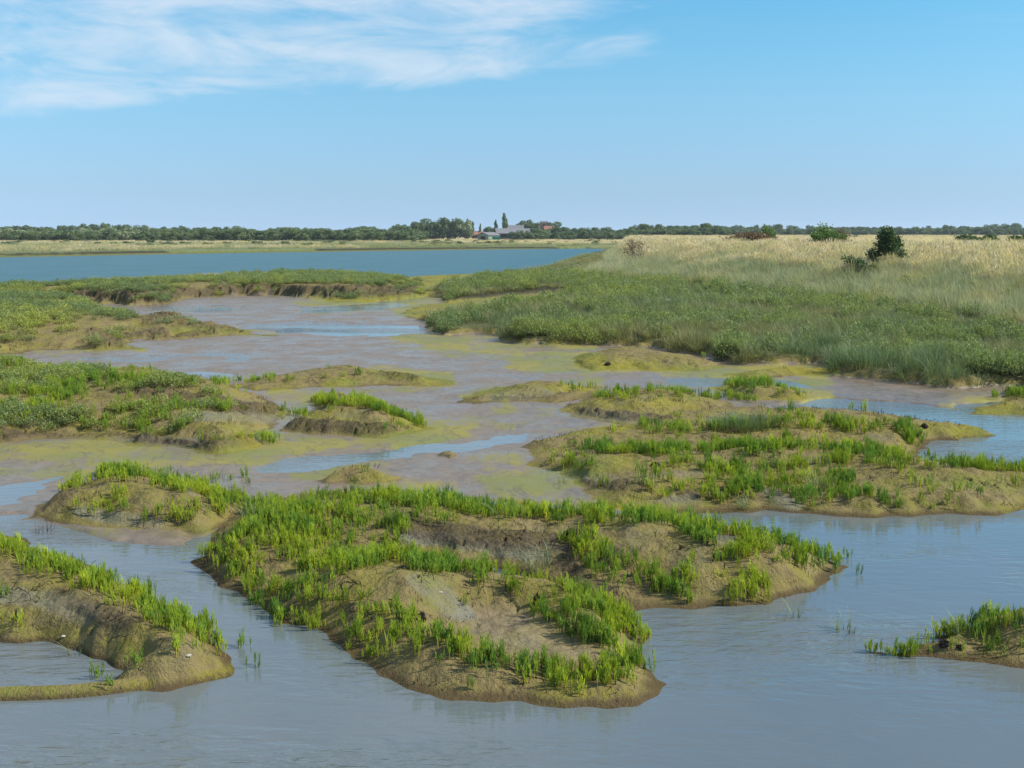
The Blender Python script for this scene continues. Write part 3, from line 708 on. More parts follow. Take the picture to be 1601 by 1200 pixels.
def scatter_group(coll):
    ng = bpy.data.node_groups.new('scatter_' + coll.name, 'GeometryNodeTree')
    ng.interface.new_socket('Geometry', in_out='INPUT', socket_type='NodeSocketGeometry')
    ng.interface.new_socket('Geometry', in_out='OUTPUT', socket_type='NodeSocketGeometry')
    N = ng.nodes; L = ng.links
    gi = N.new('NodeGroupInput'); go = N.new('NodeGroupOutput'); ip = N.new('GeometryNodeInstanceOnPoints')
    ci = N.new('GeometryNodeCollectionInfo'); ci.inputs['Collection'].default_value = coll
    ci.inputs['Separate Children'].default_value = True; ci.inputs['Reset Children'].default_value = True
    def na(name, typ):
        a = N.new('GeometryNodeInputNamedAttribute'); a.data_type = typ; a.inputs['Name'].default_value = name; return a.outputs['Attribute']
    L.new(gi.outputs[0], ip.inputs['Points']); L.new(ci.outputs[0], ip.inputs['Instance'])
    ip.inputs['Pick Instance'].default_value = True
    L.new(na('vi', 'INT'), ip.inputs['Instance Index'])
    L.new(na('rot', 'FLOAT_VECTOR'), ip.inputs['Rotation']); L.new(na('scl', 'FLOAT_VECTOR'), ip.inputs['Scale'])
    L.new(ip.outputs[0], go.inputs[0]); return ng
_sg = {}
def scatter(name, coll, P, scl, tint, label, zs=None, tilt=.08):
    n = len(P)
    if n == 0: return
    me = bpy.data.meshes.new(name); me.vertices.add(n); me.vertices.foreach_set('co', np.ascontiguousarray(P, np.float32).ravel())
    rot = np.stack([rng.normal(0, tilt, n), rng.normal(0, tilt, n), rng.uniform(0, 6.283, n)], -1).astype(np.float32)
    if zs is None: zs = rng.uniform(.85, 1.15, n)
    sc3 = np.stack([scl, scl, scl * zs], -1).astype(np.float32)
    attr(me, 'rot', rot, 'FLOAT_VECTOR'); attr(me, 'scl', sc3, 'FLOAT_VECTOR'); attr(me, 'vi', rng.integers(0, len(coll.objects), n).astype(np.int32), 'INT')
    attr(me, 'tint', np.clip(tint, 0, 1).astype(np.float32))
    o = obj(name, me); md = o.modifiers.new('scatter', 'NODES')
    if coll.name not in _sg: _sg[coll.name] = scatter_group(coll)
    md.node_group = _sg[coll.name]
    prop(o, label, kind='stuff'); print(name, n); return o

def sample(x0, x1, y0, y1, dens):
    n = int((x1 - x0) * (y1 - y0) * dens); return rng.uniform(x0, x1, n), rng.uniform(y0, y1, n)
def wedge(y0, y1, dens, t=.56, t0=None):
    """uniform points over the ground seen between two distances"""
    t0 = -t if t0 is None else t0
    n = int((t - t0) * .5 * (y1 ** 2 - y0 ** 2) * dens)
    Y = np.sqrt(rng.uniform(y0 ** 2, y1 ** 2, n)); return rng.uniform(t0, t, n) * Y, Y

# ------------------------------------------------------------------ glasswort beds
_T = np.concatenate([np.arange(6, 40, .03), np.geomspace(40, 400, 900)])
def at(px, py):
    """the place on the ground seen at a point of the photograph"""
    gx, gy = ground(px, py, 0.0); gx, gy = float(gx), float(gy); k = _T / gy; zr = CH - CH * k
    h = height(gx * k, _T); hit = np.argmax(zr <= np.maximum(h, 0)); return float(gx * k[hit]), float(_T[hit]), float(max(h[hit], 0))
GLB = [ # central island
 ([(330,880),(400,930),(470,975),(540,1000),(600,1030)], 12, .45), ([(700,1070),(820,1085),(940,1088)], 5, .12),
 ([(310,868),(350,850),(390,812),(430,790),(480,790),(520,800),(600,800),(640,815),(640,870),(600,885),(520,905),(520,930),(480,965),(430,940),(360,905)], None, 1),
 ([(400,800),(520,785),(640,785),(760,800),(850,810),(940,812)], 9, 1),
 ([(480,945),(560,965),(640,975)], 18, .55), ([(385,968),(430,972)], 10, .9), ([(450,972),(500,980)], 8, .6),
 ([(630,985),(690,1020),(760,1042),(850,1057),(930,1062),(1000,1050)], 15, 1.6),
 ([(600,985),(650,1015),(680,1050)], 12, .5),
 ([(640,885),(700,892),(770,905)], 7, 1), ([(770,905),(850,928),(930,950),(980,975),(1000,1020),(1010,1050)], 14, 1.3),
 ([(850,950),(930,985),(970,1020)], 18, .7), ([(730,945),(800,945)], 8, .25),
 ([(990,820),(1060,825),(1100,845)], 10, 1), ([(920,855),(960,890),(1040,915),(1130,930),(1200,918)], 17, .85),
 ([(1010,905),(1120,915),(1210,905)], 12, .8), ([(1140,870),(1220,865),(1290,882)], 15, .85), ([(1160,850),(1230,855),(1280,870)], 10, .9), ([(1100,825),(1160,840)], 7, .3),
 # left hump
 ([(175,745),(240,745),(300,765),(370,790)], 11, .95), ([(210,800),(250,812),(285,805)], 14, .9), ([(290,805),(340,800)], 8, .35), ([(110,760),(160,765),(190,790)], 12, .14), ([(330,752),(385,752)], 5, .2), ([(130,795),(180,800)], 8, .35),
 # left bank
 ([(-80,845),(0,868),(60,885),(120,905),(190,935),(260,968),(320,992),(352,1010)], 13, 1), ([(0,970),(45,975)], 8, .6), ([(275,1010),(325,1030)], 12, .5), ([(340,1020),(360,1018)], 6, .3),
 # right islet
 ([(1380,1012),(1450,1014),(1500,1010)], 14, 3.5), ([(1490,990),(1560,992),(1601,988),(1700,985)], 20, 3.0), ([(1560,1012),(1610,1015)], 8, .7), ([(1530,1012),(1560,1020)], 8, .5),
 # right shoal
 ([(895,700),(1000,706),(1100,704),(1230,702)], 6, .95), ([(870,728),(935,728)], 6, .7), ([(1010,670),(1080,672),(1160,668),(1230,665)], 6, .5),
 ([(1240,660),(1320,668),(1400,672),(1430,690)], 9, .75), ([(1060,725),(1150,735),(1240,728),(1330,722),(1420,728)], 7, .85), ([(1420,730),(1520,732),(1640,736)], 4, .8),
 ([(925,765),(1000,762),(1040,770)], 7, .4), ([(1050,770),(1090,765),(1140,780)], 9, .5), ([(1130,760),(1200,770),(1240,785),(1280,778)], 12, .75), ([(1280,770),(1360,780),(1440,788),(1510,782)], 7, .9),
 ([(1150,745),(1260,752),(1340,748)], 8, .8), ([(1240,690),(1330,705),(1400,712)], 7, .6), ([(1430,755),(1480,770),(1540,765)], 8, .3), ([(1120,700),(1200,712),(1260,708)],7,.5), ([(1010,740),(1060,745)], 8, .2),
 # small ones
 ([(500,628),(560,632),(620,648),(655,662)], 6, .8), ([(430,645),(470,650)], 5, .5), ([(575,665),(640,662)], 8, .3), ([(490,590),(560,585)], 3, .3), ([(340,600),(460,592)], 4, .25), ([(520,755),(560,755)], 6, .35),
 ([(940,620),(1060,616),(1140,625)], 5, .25), ([(1140,602),(1200,600)], 4, .6), ([(1140,622),(1180,626)], 4, .5), ([(1180,608),(1250,618)], 7, .2), ([(1560,620),(1640,612)], 4, .7), ([(880,605),(960,612)], 4, .12),
 ([(420,690),(300,690),(400,690)], 6, .25), ([(620,808),(700,812)], 6, .8)]
LEFTV = [([(-260,570),(0,560),(60,575),(150,580),(250,590),(330,608),(380,640),(300,655),(300,668),(240,680),(160,672),(60,678),(0,682),(-260,690)], None, 1)]
UPV = [([(-500,450),(0,448),(120,468),(190,490),(220,512),(205,535),(120,542),(60,545),(0,556),(-500,560)], None, 1), ([(210,508),(300,508)], 5, .5),
       ([(-500,465),(0,455),(150,450),(300,445),(430,435),(560,438),(640,446)], 9, 1), ([(200,470),(400,460),(560,463)], 6, .6), ([(540,465),(640,455),(760,440)], 8, .25)]

X, Y = wedge(7.2, 34, 175, .55)
Z = height(X, Y); PX, PY = project(X, Y, Z)
mk = px_masks(PX, PY, GLB) 
cl_n = .5 + .5 * np.clip(fbm(X, Y, 1.6, 3, 101) * 2.4 + .5, -1, 1)
gap = sstep(-.30, .12, fbm(X, Y, 2.4, 3, 102))
keep = (rng.random(len(X)) < mk * np.clip(cl_n + .1, 0, 1) * (.18 + .82 * gap) * np.where((PX > 370) & (PX < 1340) & (PY > 750), 1.4, 1.0)) & (Z > -.015)
spars = (rng.random(len(X)) < .006) & (Z > .09) & (height(X, Y + .3) > .06) & (PY > 560) & (PY < 1090) & ~((PX > 640) & (PX < 930) & (PY > 900) & (PY < 1040))
isq = poly_sd(X, Y, QM, 1.0) > -.2
spars &= ~isq
keep = (keep | spars) & ~isq
X, Y, Z, PX, PY, cl_n = X[keep], Y[keep], Z[keep], PX[keep], PY[keep], cl_n[keep]
scl = rng.uniform(.46, 1.0, len(X)) * (.8 + .25 * cl_n) * np.where(Y > 16, 1.08, 1.0)
tint = .42 + 1.5 * fbm(X, Y, 1.1, 3, 111) + rng.normal(0, .30, len(X)) + np.where(PX > 1100, .1, 0)
# the nearest clumps inside the frame are plants of their own
frame = (PX > 5) & (PX < 1596) & (PY < 1195)
order = np.argsort(np.where(frame, Y, 1e9))[:282]
ind = np.zeros(len(X), bool); ind[order] = True
PG = [(lambda x, y: x < 120 and y > 800, 'lower left bank beside the frame edge'), (lambda x, y: x < 250 and y > 780, 'upper part of the left bank crest'), (lambda x, y: x < 420 and y > 940 and not (x > 372), 'tip of the left bank'),
      (lambda x, y: x > 1360 and y > 930, 'small right islet'), (lambda x, y: x > 1010 and y < 990, 'right lobe of the central island'),
      (lambda x, y: x < 560, 'left slope of the central island'), (lambda x, y: x < 650, 'lower left shore of the central island'), (lambda x, y: x < 740 and y > 985, 'left end of the front rim'),
      (lambda x, y: x < 850 and y > 1000, 'front rim right below the bare bowl'), (lambda x, y: y > 1010, 'right tip of the front rim'), (lambda x, y: x > 800, 'rim to the right of the bare bowl'), (lambda x, y: True, 'bare hump of the central island')]
PLANT_GROUPS = [(f, 'jointed green glasswort clump growing on the ' + p, 'glasswort on the ' + p) for f, p in PG]
def add_plant(i_mesh, loc, s, tn, label, group=None):
    o = bpy.data.objects.new('glasswort', GL[i_mesh]); COL.objects.link(o); o.location = loc; o.scale = (s, s, s)
    o.rotation_euler = (random.gauss(0, .06), random.gauss(0, .06), random.random() * 6.28); o['tint'] = float(tn)
    return prop(o, label, 'plant', group)
for i in order:
    for f, lb, g in PLANT_GROUPS:
        if f(PX[i], PY[i]): break
    add_plant(int(rng.integers(0, 8)), (X[i], Y[i], Z[i]), float(scl[i]), float(np.clip(tint[i], 0, 1)), lb, g)
SOLO = [(377,1012,'dark green glasswort sprig in water just off the left bank tip'), (396,1043,'tiny glasswort sprig alone in the creek between bank and central island'),
        (151,1062,'single glasswort sprig standing in the small left pool'), (214,1042,'lone glasswort sprig on the bare strip below the left bank slope'),
        (165,1086,'small glasswort sprig at the outer waterline of the thin mud strip'), (1343,898,'tiny sprig in water off the right tip of the central island'),
        (1318,872,'upright sprig at the right end of the central island'), (569,738,'dark bushy glasswort topping the small hummock left of centre'),
        (1568,755,'dark upright glasswort alone at the right end of the shoal'), (1018,1052,'outermost glasswort sprig at the right tip of the front rim')]
for px, py, lb in SOLO:
    x, y, z0 = at(px, py)
    add_plant(random.randrange(8), (float(x), float(y), z0), .75, .8, lb)
nb = ~ind
zones = [('central', lambda: (PY > 755) & (PX > 372) & (PX < 1340), 'dense bed of bright green glasswort covering the central island'),
         ('left', lambda: (PX <= 372) & (PY > 715), 'glasswort bed along the left bank and hump'),
         ('mid', lambda: (PY <= 715) | (PX >= 1340) | (PY <= 755), 'glasswort rows over the middle and right mud mounds')]
done = np.zeros(len(X), bool)
for nm, fn, lb in zones:
    q = fn() & nb & ~done; done |= q
    scatter('glasswort_bed', C_glass, np.stack([X[q], Y[q], Z[q]], -1), scl[q], tint[q], lb)

# ------------------------------------------------------------------ left marsh islands: purslane and glasswort mixed
X, Y = wedge(17, 42, 80, .60, -.60); Z = height(X, Y); PX, PY = project(X, Y, Z)
mk = px_masks(PX, PY, LEFTV) * (.05 + sstep(-.14, .16, fbm(X, Y, .75, 4, 120)))
k = (rng.random(len(X)) < mk) & (Z > .1)
X, Y, Z = X[k], Y[k], Z[k]; a = rng.random(len(X)) < .24 + .9 * fbm(X, Y, .35, 2, 121)
P = np.stack([X, Y, Z], -1); tn = .5 + fbm(X, Y, .4, 3, 122) * 1.2 + rng.normal(0, .2, len(X))
scatter('purslane_cover', C_purs, P[a], rng.uniform(.5, 1.05, a.sum()), tn[a], 'grey green purslane cushions covering the left marsh island')
scatter('glasswort_bed', C_glass, P[~a], rng.uniform(.55, 1.1, (~a).sum()), tn[~a], 'glasswort mixed into the left marsh island')
X, Y = wedge(28, 110, 11, .60, -.62); Z = height(X, Y); PX, PY = project(X, Y, Z)
mk = px_masks(PX, PY, UPV) * (.06 + sstep(-.2, .14, fbm(X, Y, .25, 3, 130)))
k = (rng.random(len(X)) < mk) & (Z > .12)
X, Y, Z = X[k], Y[k], Z[k]; P = np.stack([X, Y, Z], -1); tn = .30 + fbm(X, Y, .15, 4, 132) * 1.8 + rng.normal(0, .2, len(X))
a = rng.random(len(X)) < .6
scatter('purslane_cover', C_purs, P[a], rng.uniform(.9, 1.7, a.sum()), tn[a], 'low grey green marsh plants on the upper left marsh')
scatter('cordgrass', C_cord, P[~a], rng.uniform(.5, .85, (~a).sum()), tn[~a], 'short marsh grass on the upper left marsh')

# ------------------------------------------------------------------ right marsh and bank grass
def marsh_pts(y0, y1, dens, t0=-.12, t=.6):
    X, Y = wedge(y0, y1, dens, t, t0); s = poly_sd(X + .5 * fbm(X, Y, .5, 2, 140), Y + 1.0 * fbm(X, Y, .35, 3, 141), QM, 2.0); Z = height(X, Y)
    k = (s > 0) & (Z > .05); return X[k], Y[k], Z[k], s[k]
for y0, y1, dens, smul in ((24, 50, 20, 1.0), (50, 90, 9, 1.35), (90, 190, 2.2, 2.2)):
    X, Y, Z, s = marsh_pts(y0, y1, dens); sdy = dyd(X, Y, DY, 14.0); PX, PY = project(X, Y, Z)
    low = sdy < -10.5 + 1.2 * fbm(X, Y, .3, 2, 150)
    open_ = sstep(.12, .35, fbm(X, Y, .16, 3, 151)) * (Y > 34)
    dI = np.maximum(-poly_sd(X, Y, INLET, 9.0), 0)
    q = low & (rng.random(len(X)) > .75 * open_) & (dI > .9) & (rng.random(len(X)) < .3 + sstep(-.3, .05, fbm(X, Y, .55, 3, 154)))
    hs = np.clip(1.15 - (Y - 30) / 60, .62, 1.05) * (1 + .75 * fbm(X, Y, .35, 3, 152))
    hs = hs * (1 - .4 * sstep(70, 110, Y)); hs = hs * (1 - .5 * sstep(-15, -12.5, sdy))
    tn = .12 + .7 * sstep(-16, -12.5, sdy) + fbm(X, Y, .16, 4, 153) * 1.9 + sstep(38, 60, Y) * .45 + rng.normal(0, .18, len(X))
    pq = q & (fbm(X, Y, .3, 3, 170) > .12) & (Y < 90) & (rng.random(len(X)) < .8)
    scatter('purslane_cover', C_purs, np.stack([X, Y, Z], -1)[pq], (rng.uniform(1.0, 1.5, len(X)) * smul ** .6)[pq], (tn * .4)[pq], 'darker leafy cushions among the right marsh grass', rng.uniform(1.1, 1.9, pq.sum()))
    q = q & ~pq
    scatter('cordgrass', C_cord, np.stack([X, Y, Z], -1)[q], (rng.uniform(.8, 1.2, len(X)) * smul)[q], tn[q], 'dense blue green cordgrass on the right marsh' if y0 < 40 else 'cordgrass farther out on the right marsh', (hs / smul * rng.uniform(.6, 1.35, len(X)))[q], .22)
    sl = ~low & (sdy < 3)
    bl = sstep(-4.5, 1.5, sdy + fbm(X, Y, .2, 3, 155) * 7)
    bq = sl & (rng.random(len(X)) > bl)
    scatter('bank_grass', C_bank, np.stack([X, Y, Z], -1)[bq], (rng.uniform(.7, 1.25, len(X)) * smul)[bq], (.10 + fbm(X, Y, .3, 4, 156) * 2.2 + rng.normal(0, .25, len(X)) + .5 * sstep(-5, 0, sdy))[bq], 'tall grey green grass on the bank slope', (rng.uniform(.6, 1.3, len(X)) / smul)[bq], .22)
for y0, y1, dens, smul in ((40, 90, 9, 1.1), (90, 180, 2.6, 1.9), (180, 420, .5, 3.6)):
    X, Y = wedge(y0, y1, dens, .6, .02); sdy = dyd(X, Y, DY, 14.0); k = sdy > -4.0 + 5.0 * fbm(X, Y, .2, 2, 157); X, Y, sdy = X[k], Y[k], sdy[k]; Z = height(X, Y)
    gr = sstep(6, 30, sdy) * (fbm(X, Y, .06, 3, 158) > .05)
    kk = rng.random(len(X)) > gr * .6
    tn = .5 + fbm(X, Y, .15, 3, 159) * 1.5 + rng.normal(0, .2, len(X))
    scatter('dry_grass', C_blond, np.stack([X, Y, Z], -1)[kk], (rng.uniform(.8, 1.2, len(X)) * smul)[kk], tn[kk], 'straw coloured dry grass along the bank top and field', (rng.uniform(.6, 1.2, len(X)) * (1 - .35 * sstep(3, 25, sdy)) / smul)[kk])
    q = rng.random(len(X)) < gr * .5
    scatter('bank_grass', C_bank, np.stack([X, Y, Z], -1)[q], (rng.uniform(.8, 1.2, len(X)) * smul)[q], rng.uniform(.5, 1, q.sum()), 'greener grass patches in the dry field', (rng.uniform(.5, .7, len(X)) / smul)[q])
# odd bigger tufts standing out of the marsh and the bank slope
X, Y = wedge(27, 95, .9, .6, -.1); sdy = dyd(X, Y, DY, 14.0); s = poly_sd(X, Y, QM, 2.0); Z = height(X, Y)
k = (s > .6) & (sdy < 1) & (np.maximum(-poly_sd(X, Y, INLET, 9.0), 0) > 1); X, Y, Z, sdy = X[k], Y[k], Z[k], sdy[k]; up_ = sdy > -11; c_ = rng.random(len(X))
P = np.stack([X, Y, Z], -1)
scatter('bank_grass', C_bank, P[up_], rng.uniform(1.1, 1.9, up_.sum()), np.where(rng.random(up_.sum()) < .5, 1.0, 0.0), 'taller single tufts on the bank slope', rng.uniform(.7, 1.0, up_.sum()), .3)
lw = ~up_ & (c_ < .5); scatter('cordgrass', C_cord, P[lw], rng.uniform(1.3, 2.0, lw.sum()), rng.random(lw.sum()), 'taller tufts standing out of the cordgrass', rng.uniform(.6, .9, lw.sum()), .3)
lw = (c_ > .55); scatter('purslane_cover', C_purs, P[lw], rng.uniform(1.2, 2.4, lw.sum()), rng.random(lw.sum()) * .3, 'dark leafy patches in the right marsh and bank', rng.uniform(.9, 1.5, lw.sum()), .1)
# far shore grass
X, Y = wedge(190, 640, .10, .6, -.6); s = poly_sd(X, Y, FARP, 20.0); Z = height(X, Y); k = (Z > .4) & (s > 14); X, Y, Z = X[k], Y[k], Z[k]
bl = fbm(X * .25, Y, .03, 3, 160) + sstep(270, 400, Y) * .45 > .36
P = np.stack([X, Y, Z], -1)
scatter('dry_grass', C_blond, P[bl], rng.uniform(4, 7, bl.sum()), rng.random(bl.sum()), 'straw coloured grass on the far shore', rng.uniform(.12, .2, bl.sum()))
scatter('bank_grass', C_bank, P[~bl], rng.uniform(4, 7, (~bl).sum()), rng.random((~bl).sum()) * .7, 'green marsh grass on the far shore', rng.uniform(.1, .2, (~bl).sum()))

# ------------------------------------------------------------------ single grass tufts and clods
TUFT = [(841,893,.30,.24,60,'pale spiky cordgrass tuft in the dark hollow of the central island',M_pale), (850,868,.2,.2,30,'smaller pale grass tuft behind the spiky one in the hollow',M_pale),
        (118,1022,.16,.14,22,'small spiky grass tuft above the left pool',M_pale), (1222,968,.16,.2,10,'thin grass blades rising from the creek water',M_pale),
        (1245,966,.2,.1,7,'three slim blades in water beside the thin grass',M_pale),
        (1322,987,.22,.18,26,'pale grass tuft behind dark clods on the right islet',M_pale), (1505,992,.2,.22,30,'silvery grass tuft on the right islet',M_pale),
        (1165,795,.24,.18,34,'pale grass tuft at the front edge of the right shoal',M_pale), (1280,765,.3,.35,60,'grey green grass tuft in the middle of the right shoal',M_pale),
        (785,812,.28,.18,14,'thin dry stalks above the back rim of the central island',M_pale), (70,830,.16,.25,34,'brown dead tuft at the edge of the left creek',M_rust),
        (880,755,.2,.2,16,'small pale tuft on the algae shelf',M_pale), (610,895,.12,.1,8,'tiny grey tuft on the bare hump',M_pale), (340,752,.25,.4,30,'loose grass tuft behind the left hump',M_cord),
        (400,812,.3,.3,50,'tall grass clump where hump and central island meet',M_cord)]
for px, py, h, rd, nb_, lb, mt in TUFT:
    x, y, z = at(px, py)
    o = obj('grass_tuft', tuft(nb_, rd * .5, h, .008, 1.0, mt, 'grass_tuft', 4), None, (x, y, z)); prop(o, lb, 'grass tuft')
# old dark stem stubs and bits left on the mud
def stubs():
    mb = MB()
    for i in range(9):
        x, y = random.gauss(0, .07), random.gauss(0, .07); a = random.random() * 6.28; L = random.uniform(.015, .06); up_ = random.choice((.2, .5, 1))
        mb.tube([(x, y, -.01), (x + math.cos(a) * L * (1 - up_ * .7), y + math.sin(a) * L * (1 - up_ * .7), L * up_ + .004)], [.0035, .002], 3)
    return mb.mesh('stem_stub', M_clod)
C_stub = proto_set('stub_forms', [bpy.data.objects.new('stub_form', stubs()) for k in range(5)])
X, Y = wedge(7.2, 24, 16, .5); Z = height(X, Y); k = (Z > .05) & (fbm(X, Y, .8, 3, 190) > -.12) & (poly_sd(X, Y, QM, 1.0) < -.3)
scatter('stem_stubs', C_stub, np.stack([X, Y, Z], -1)[k], rng.uniform(.5, 1.3, k.sum()), rng.random(k.sum()), 'short dark dead stem stubs scattered over the mud')
# the leafy cordgrass clump on the shoal
x, y, z = at(1165, 668); mb = MB()
for i in range(900):
    a = random.random() * 6.28; r = math.sqrt(random.random()); b = (math.cos(a) * r * .62, math.sin(a) * r * .45, 0)
    mb.blade(b, .34 * random.uniform(.6, 1.1) * (1.1 - .5 * r), random.uniform(.2, 1.1), a + random.gauss(0, .8), .009)
prop(obj('cordgrass_clump', mb.mesh('cordgrass_clump', M_cord), None, (x, y, z)), 'big rounded cordgrass clump on the right shoal', 'grass clump')

def clod_mesh(name, sz, seed, mat):
    import bmesh
    bm = bmesh.new(); bmesh.ops.create_icosphere(bm, subdivisions=3, radius=1)
    r = random.Random(seed); ph = [r.uniform(0, 9) for _ in range(6)]
    for v in bm.verts:
        c = v.co; k = 1 + .28 * math.sin(c.x * 4 + ph[0]) * math.sin(c.y * 5 + ph[1]) + .16 * math.sin(c.z * 9 + c.x * 7 + ph[2]) + .1 * math.sin(c.y * 13 + ph[3]) + r.uniform(-.06, .06)
        v.co = (c.x * k * sz[0], c.y * k * sz[1], c.z * k * sz[2])
    me = bpy.data.meshes.new(name); bm.to_mesh(me); bm.free(); me.materials.append(mat); return me
CLOD = [(839,946,.028,.06,'black peat stub on the rim right of the bare bowl'), 
        (1150,822,.035,.03,'dark peat clod on the crest of the right lobe'),
        (990,995,.03,.07,'dark post like stub at the right side of the front rim'), (895,835,.08,.04,'flat dark clod above the eroded hollow'),
        (1475,1010,.035,.04,'dark clod heap on the right islet'), (1502,1016,.03,.025,'low dark clod on the right islet shore'),
        (950,570,.07,.05,'dark clod on the yellow algae mound'),
        (700,1000,.025,.05,'dark stub at the left end of the bowl'),
        (1025,728,.06,.04,'dark clod in the middle of the shoal'), (1445,668,.05,.05,'dark sprig like clod on the shoal point'), (240,757,.04,.03,'dark clod on the left hump'),(660,972,.03,.06,'dark peat stub behind the left end of the front rim')]
for i, (px, py, r_, h_, lb) in enumerate(CLOD):
    x, y, z = at(px, py); prop(obj('peat_clod', clod_mesh('peat_clod', (r_, r_ * .8, h_), i, M_clod), None, (x, y, z + h_ * .3)), lb, 'clod')
SH = [(295,1032,.02,'white shell fragment on the tip of the left bank'), (100,997,.02,'small pale shell on the left bank'), (689,928,.018,'tiny white shell on the bare hump'), (1434,843,.02,'tiny white fleck at the far edge of the creek')]
for i, (px, py, r_, lb) in enumerate(SH[:3]):
    x, y, z = at(px, py); prop(obj('shell', clod_mesh('shell', (r_, r_ * .7, r_ * .4), 90 + i, M_shell), None, (x, y, z + .005)), lb, 'shell')
# pale stones along the foot of the bank
for i, (px, py) in enumerate([(1045,474),(1060,488),(1322,490),(1340,494),(1400,492),(1420,496),(1470,499),(1480,497),(1560,505),(1230,486),(1270,485)]):
    x, y, z = at(px, py); s_ = random.uniform(.06, .16)
    prop(obj('stone', clod_mesh('stone', (s_ * 1.8, s_, s_ * .5), 200 + i, M_shell), None, (x, y, z + .12)), 'pale driftline stone lying in the grass at the foot of the bank', 'stone', 'driftline stones')

# ------------------------------------------------------------------ shrubs
def branch(mb, p, d, L, r, depth, tips):
    n = 3; pts = [p]; q = np.array(p, float); d = np.array(d, float)
    for i in range(n):
        d = d + rng.normal(0, .16, 3); d /= np.linalg.norm(d); q = q + d * L / n; pts.append(tuple(q))
    mb.tube(pts, [r, r * .85, r * .7, r * .55], 5)
    if depth == 0: tips.append((tuple(q), tuple(d))); return
    for i in range(random.choice((2, 3, 3))):
        e = d + rng.normal(0, .5, 3); e[2] += .15; branch(mb, tuple(q), e / np.linalg.norm(e), L * random.uniform(.6, .85), r * .55, depth - 1, tips)
def shrub(name, label, px, py, H, W, mats, leaves, leaf, tnt, lean=(0, 0), depth=3, fill=1.0, cat='bush', loc=None):
    x, y, z = loc or at(px, py)
    root = bpy.data.objects.new(name, None); COL.objects.link(root); root.location = (x, y, z); prop(root, label, cat)
    mb = MB(); tips = []
    for i in range(5):
        a = random.random() * 6.28; branch(mb, (random.gauss(0, .08 * W), random.gauss(0, .05 * W), -.1), (math.cos(a) * .4 + lean[0], math.sin(a) * .4 + lean[1], 1), H * .36, .022 * H, depth, tips)
    tips = np.array([t[0] for t in tips]); mxz = tips[:, 2].max(); 
    k = np.array([W * .5 / (np.abs(tips[:, 0]).max() + .01), W * .5 / (np.abs(tips[:, 1]).max() + .01), H * .93 / mxz])
    vs = np.array(mb.v) * k; mb.v = [tuple(q) for q in vs]; tips = tips * k
    obj('branches', mb.mesh('branches', mats[1]), root)
    if leaves:
        lb_ = MB()
        for i in range(leaves):
            c = tips[rng.integers(len(tips))] * (1 - .30 * rng.random()) + rng.normal(0, 1, 3) * np.array([.07 * W, .07 * W, .06 * H]) * fill
            c[2] = max(c[2], .03)
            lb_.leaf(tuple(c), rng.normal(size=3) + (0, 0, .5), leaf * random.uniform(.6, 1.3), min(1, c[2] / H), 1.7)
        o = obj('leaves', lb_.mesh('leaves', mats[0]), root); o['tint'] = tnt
    return root
def up(px, py_base_dist, zg=None):
    pass
def at_dist(px, Yd):
    X_ = (px - CX) / F * (Yd * cP + CH * sP); X_ = float(X_); return X_, float(Yd), float(height(np.array([X_]), np.array([float(Yd)]))[0])
shrub('hawthorn_bush', 'dark green leaning hawthorn bush standing alone on the bank crest', 0, 0, 2.35, 1.9, (M_hedge, M_bark), 4600, .075, .1, (.3, 0), 3, .8, loc=at_dist(1380, 58))
shrub('hawthorn_bush', 'low dark straggling shoot left of the tall bush', 0, 0, 1.1, 2.1, (M_hedge, M_bark), 900, .07, .1, (-.5, 0), 2, .8, loc=at_dist(1352, 57))
shrub('hawthorn_bush', 'small dark spray of twigs right of the tall bush', 0, 0, 1.2, 1.1, (M_hedge, M_bark), 500, .07, .2, (.5, 0), 2, 1.0, loc=at_dist(1405, 57))
shrub('elder_bush', 'rounded mid green bush half hidden in dry grass on the bank', 0, 0, 2.0, 2.6, (M_hedge, M_bark), 4200, .085, .7, (0, 0), 3, 1.0, loc=at_dist(1284, 80))
shrub('dead_bush', 'brown half dead bush at the right side of the green one', 0, 0, 1.7, 1.4, (M_rust, M_twig), 900, .06, .4, (0, 0), 3, 1.0, loc=at_dist(1312, 80))
shrub('dock_patch', 'rust red brown weed thicket on the bank crest', 0, 0, 1.5, 4.4, (M_rust, M_twig), 5200, .085, .4, (0, 0), 3, 1.1, loc=at_dist(1176, 92))
shrub('elder_bush', 'small green bush behind the rusty thicket', 0, 0, 2.2, 1.4, (M_hedge, M_bark), 1600, .1, .8, (0, 0), 3, 1.0, loc=at_dist(1200, 104))
shrub('bare_bush', 'bare grey brown twiggy bush at the left end of the bank', 0, 0, 2.4, 2.9, (M_rust, M_twig), 700, .06, .0, (0, 0), 4, 1.0, loc=at_dist(996, 92))
for px, d, lb in ((1508, 120, 'small dark scrub bush far out in the dry field'), (1537, 96, 'low dark scrub bush between the two others in the field'), (1592, 88, 'dark scrub bush at the right edge of the field')):
    shrub('scrub_bush', lb, 0, 0, 1.15, 2.4, (M_hedge, M_twig), 1600, .12, .2, (0, 0), 2, 1.1, loc=at_dist(px, d))

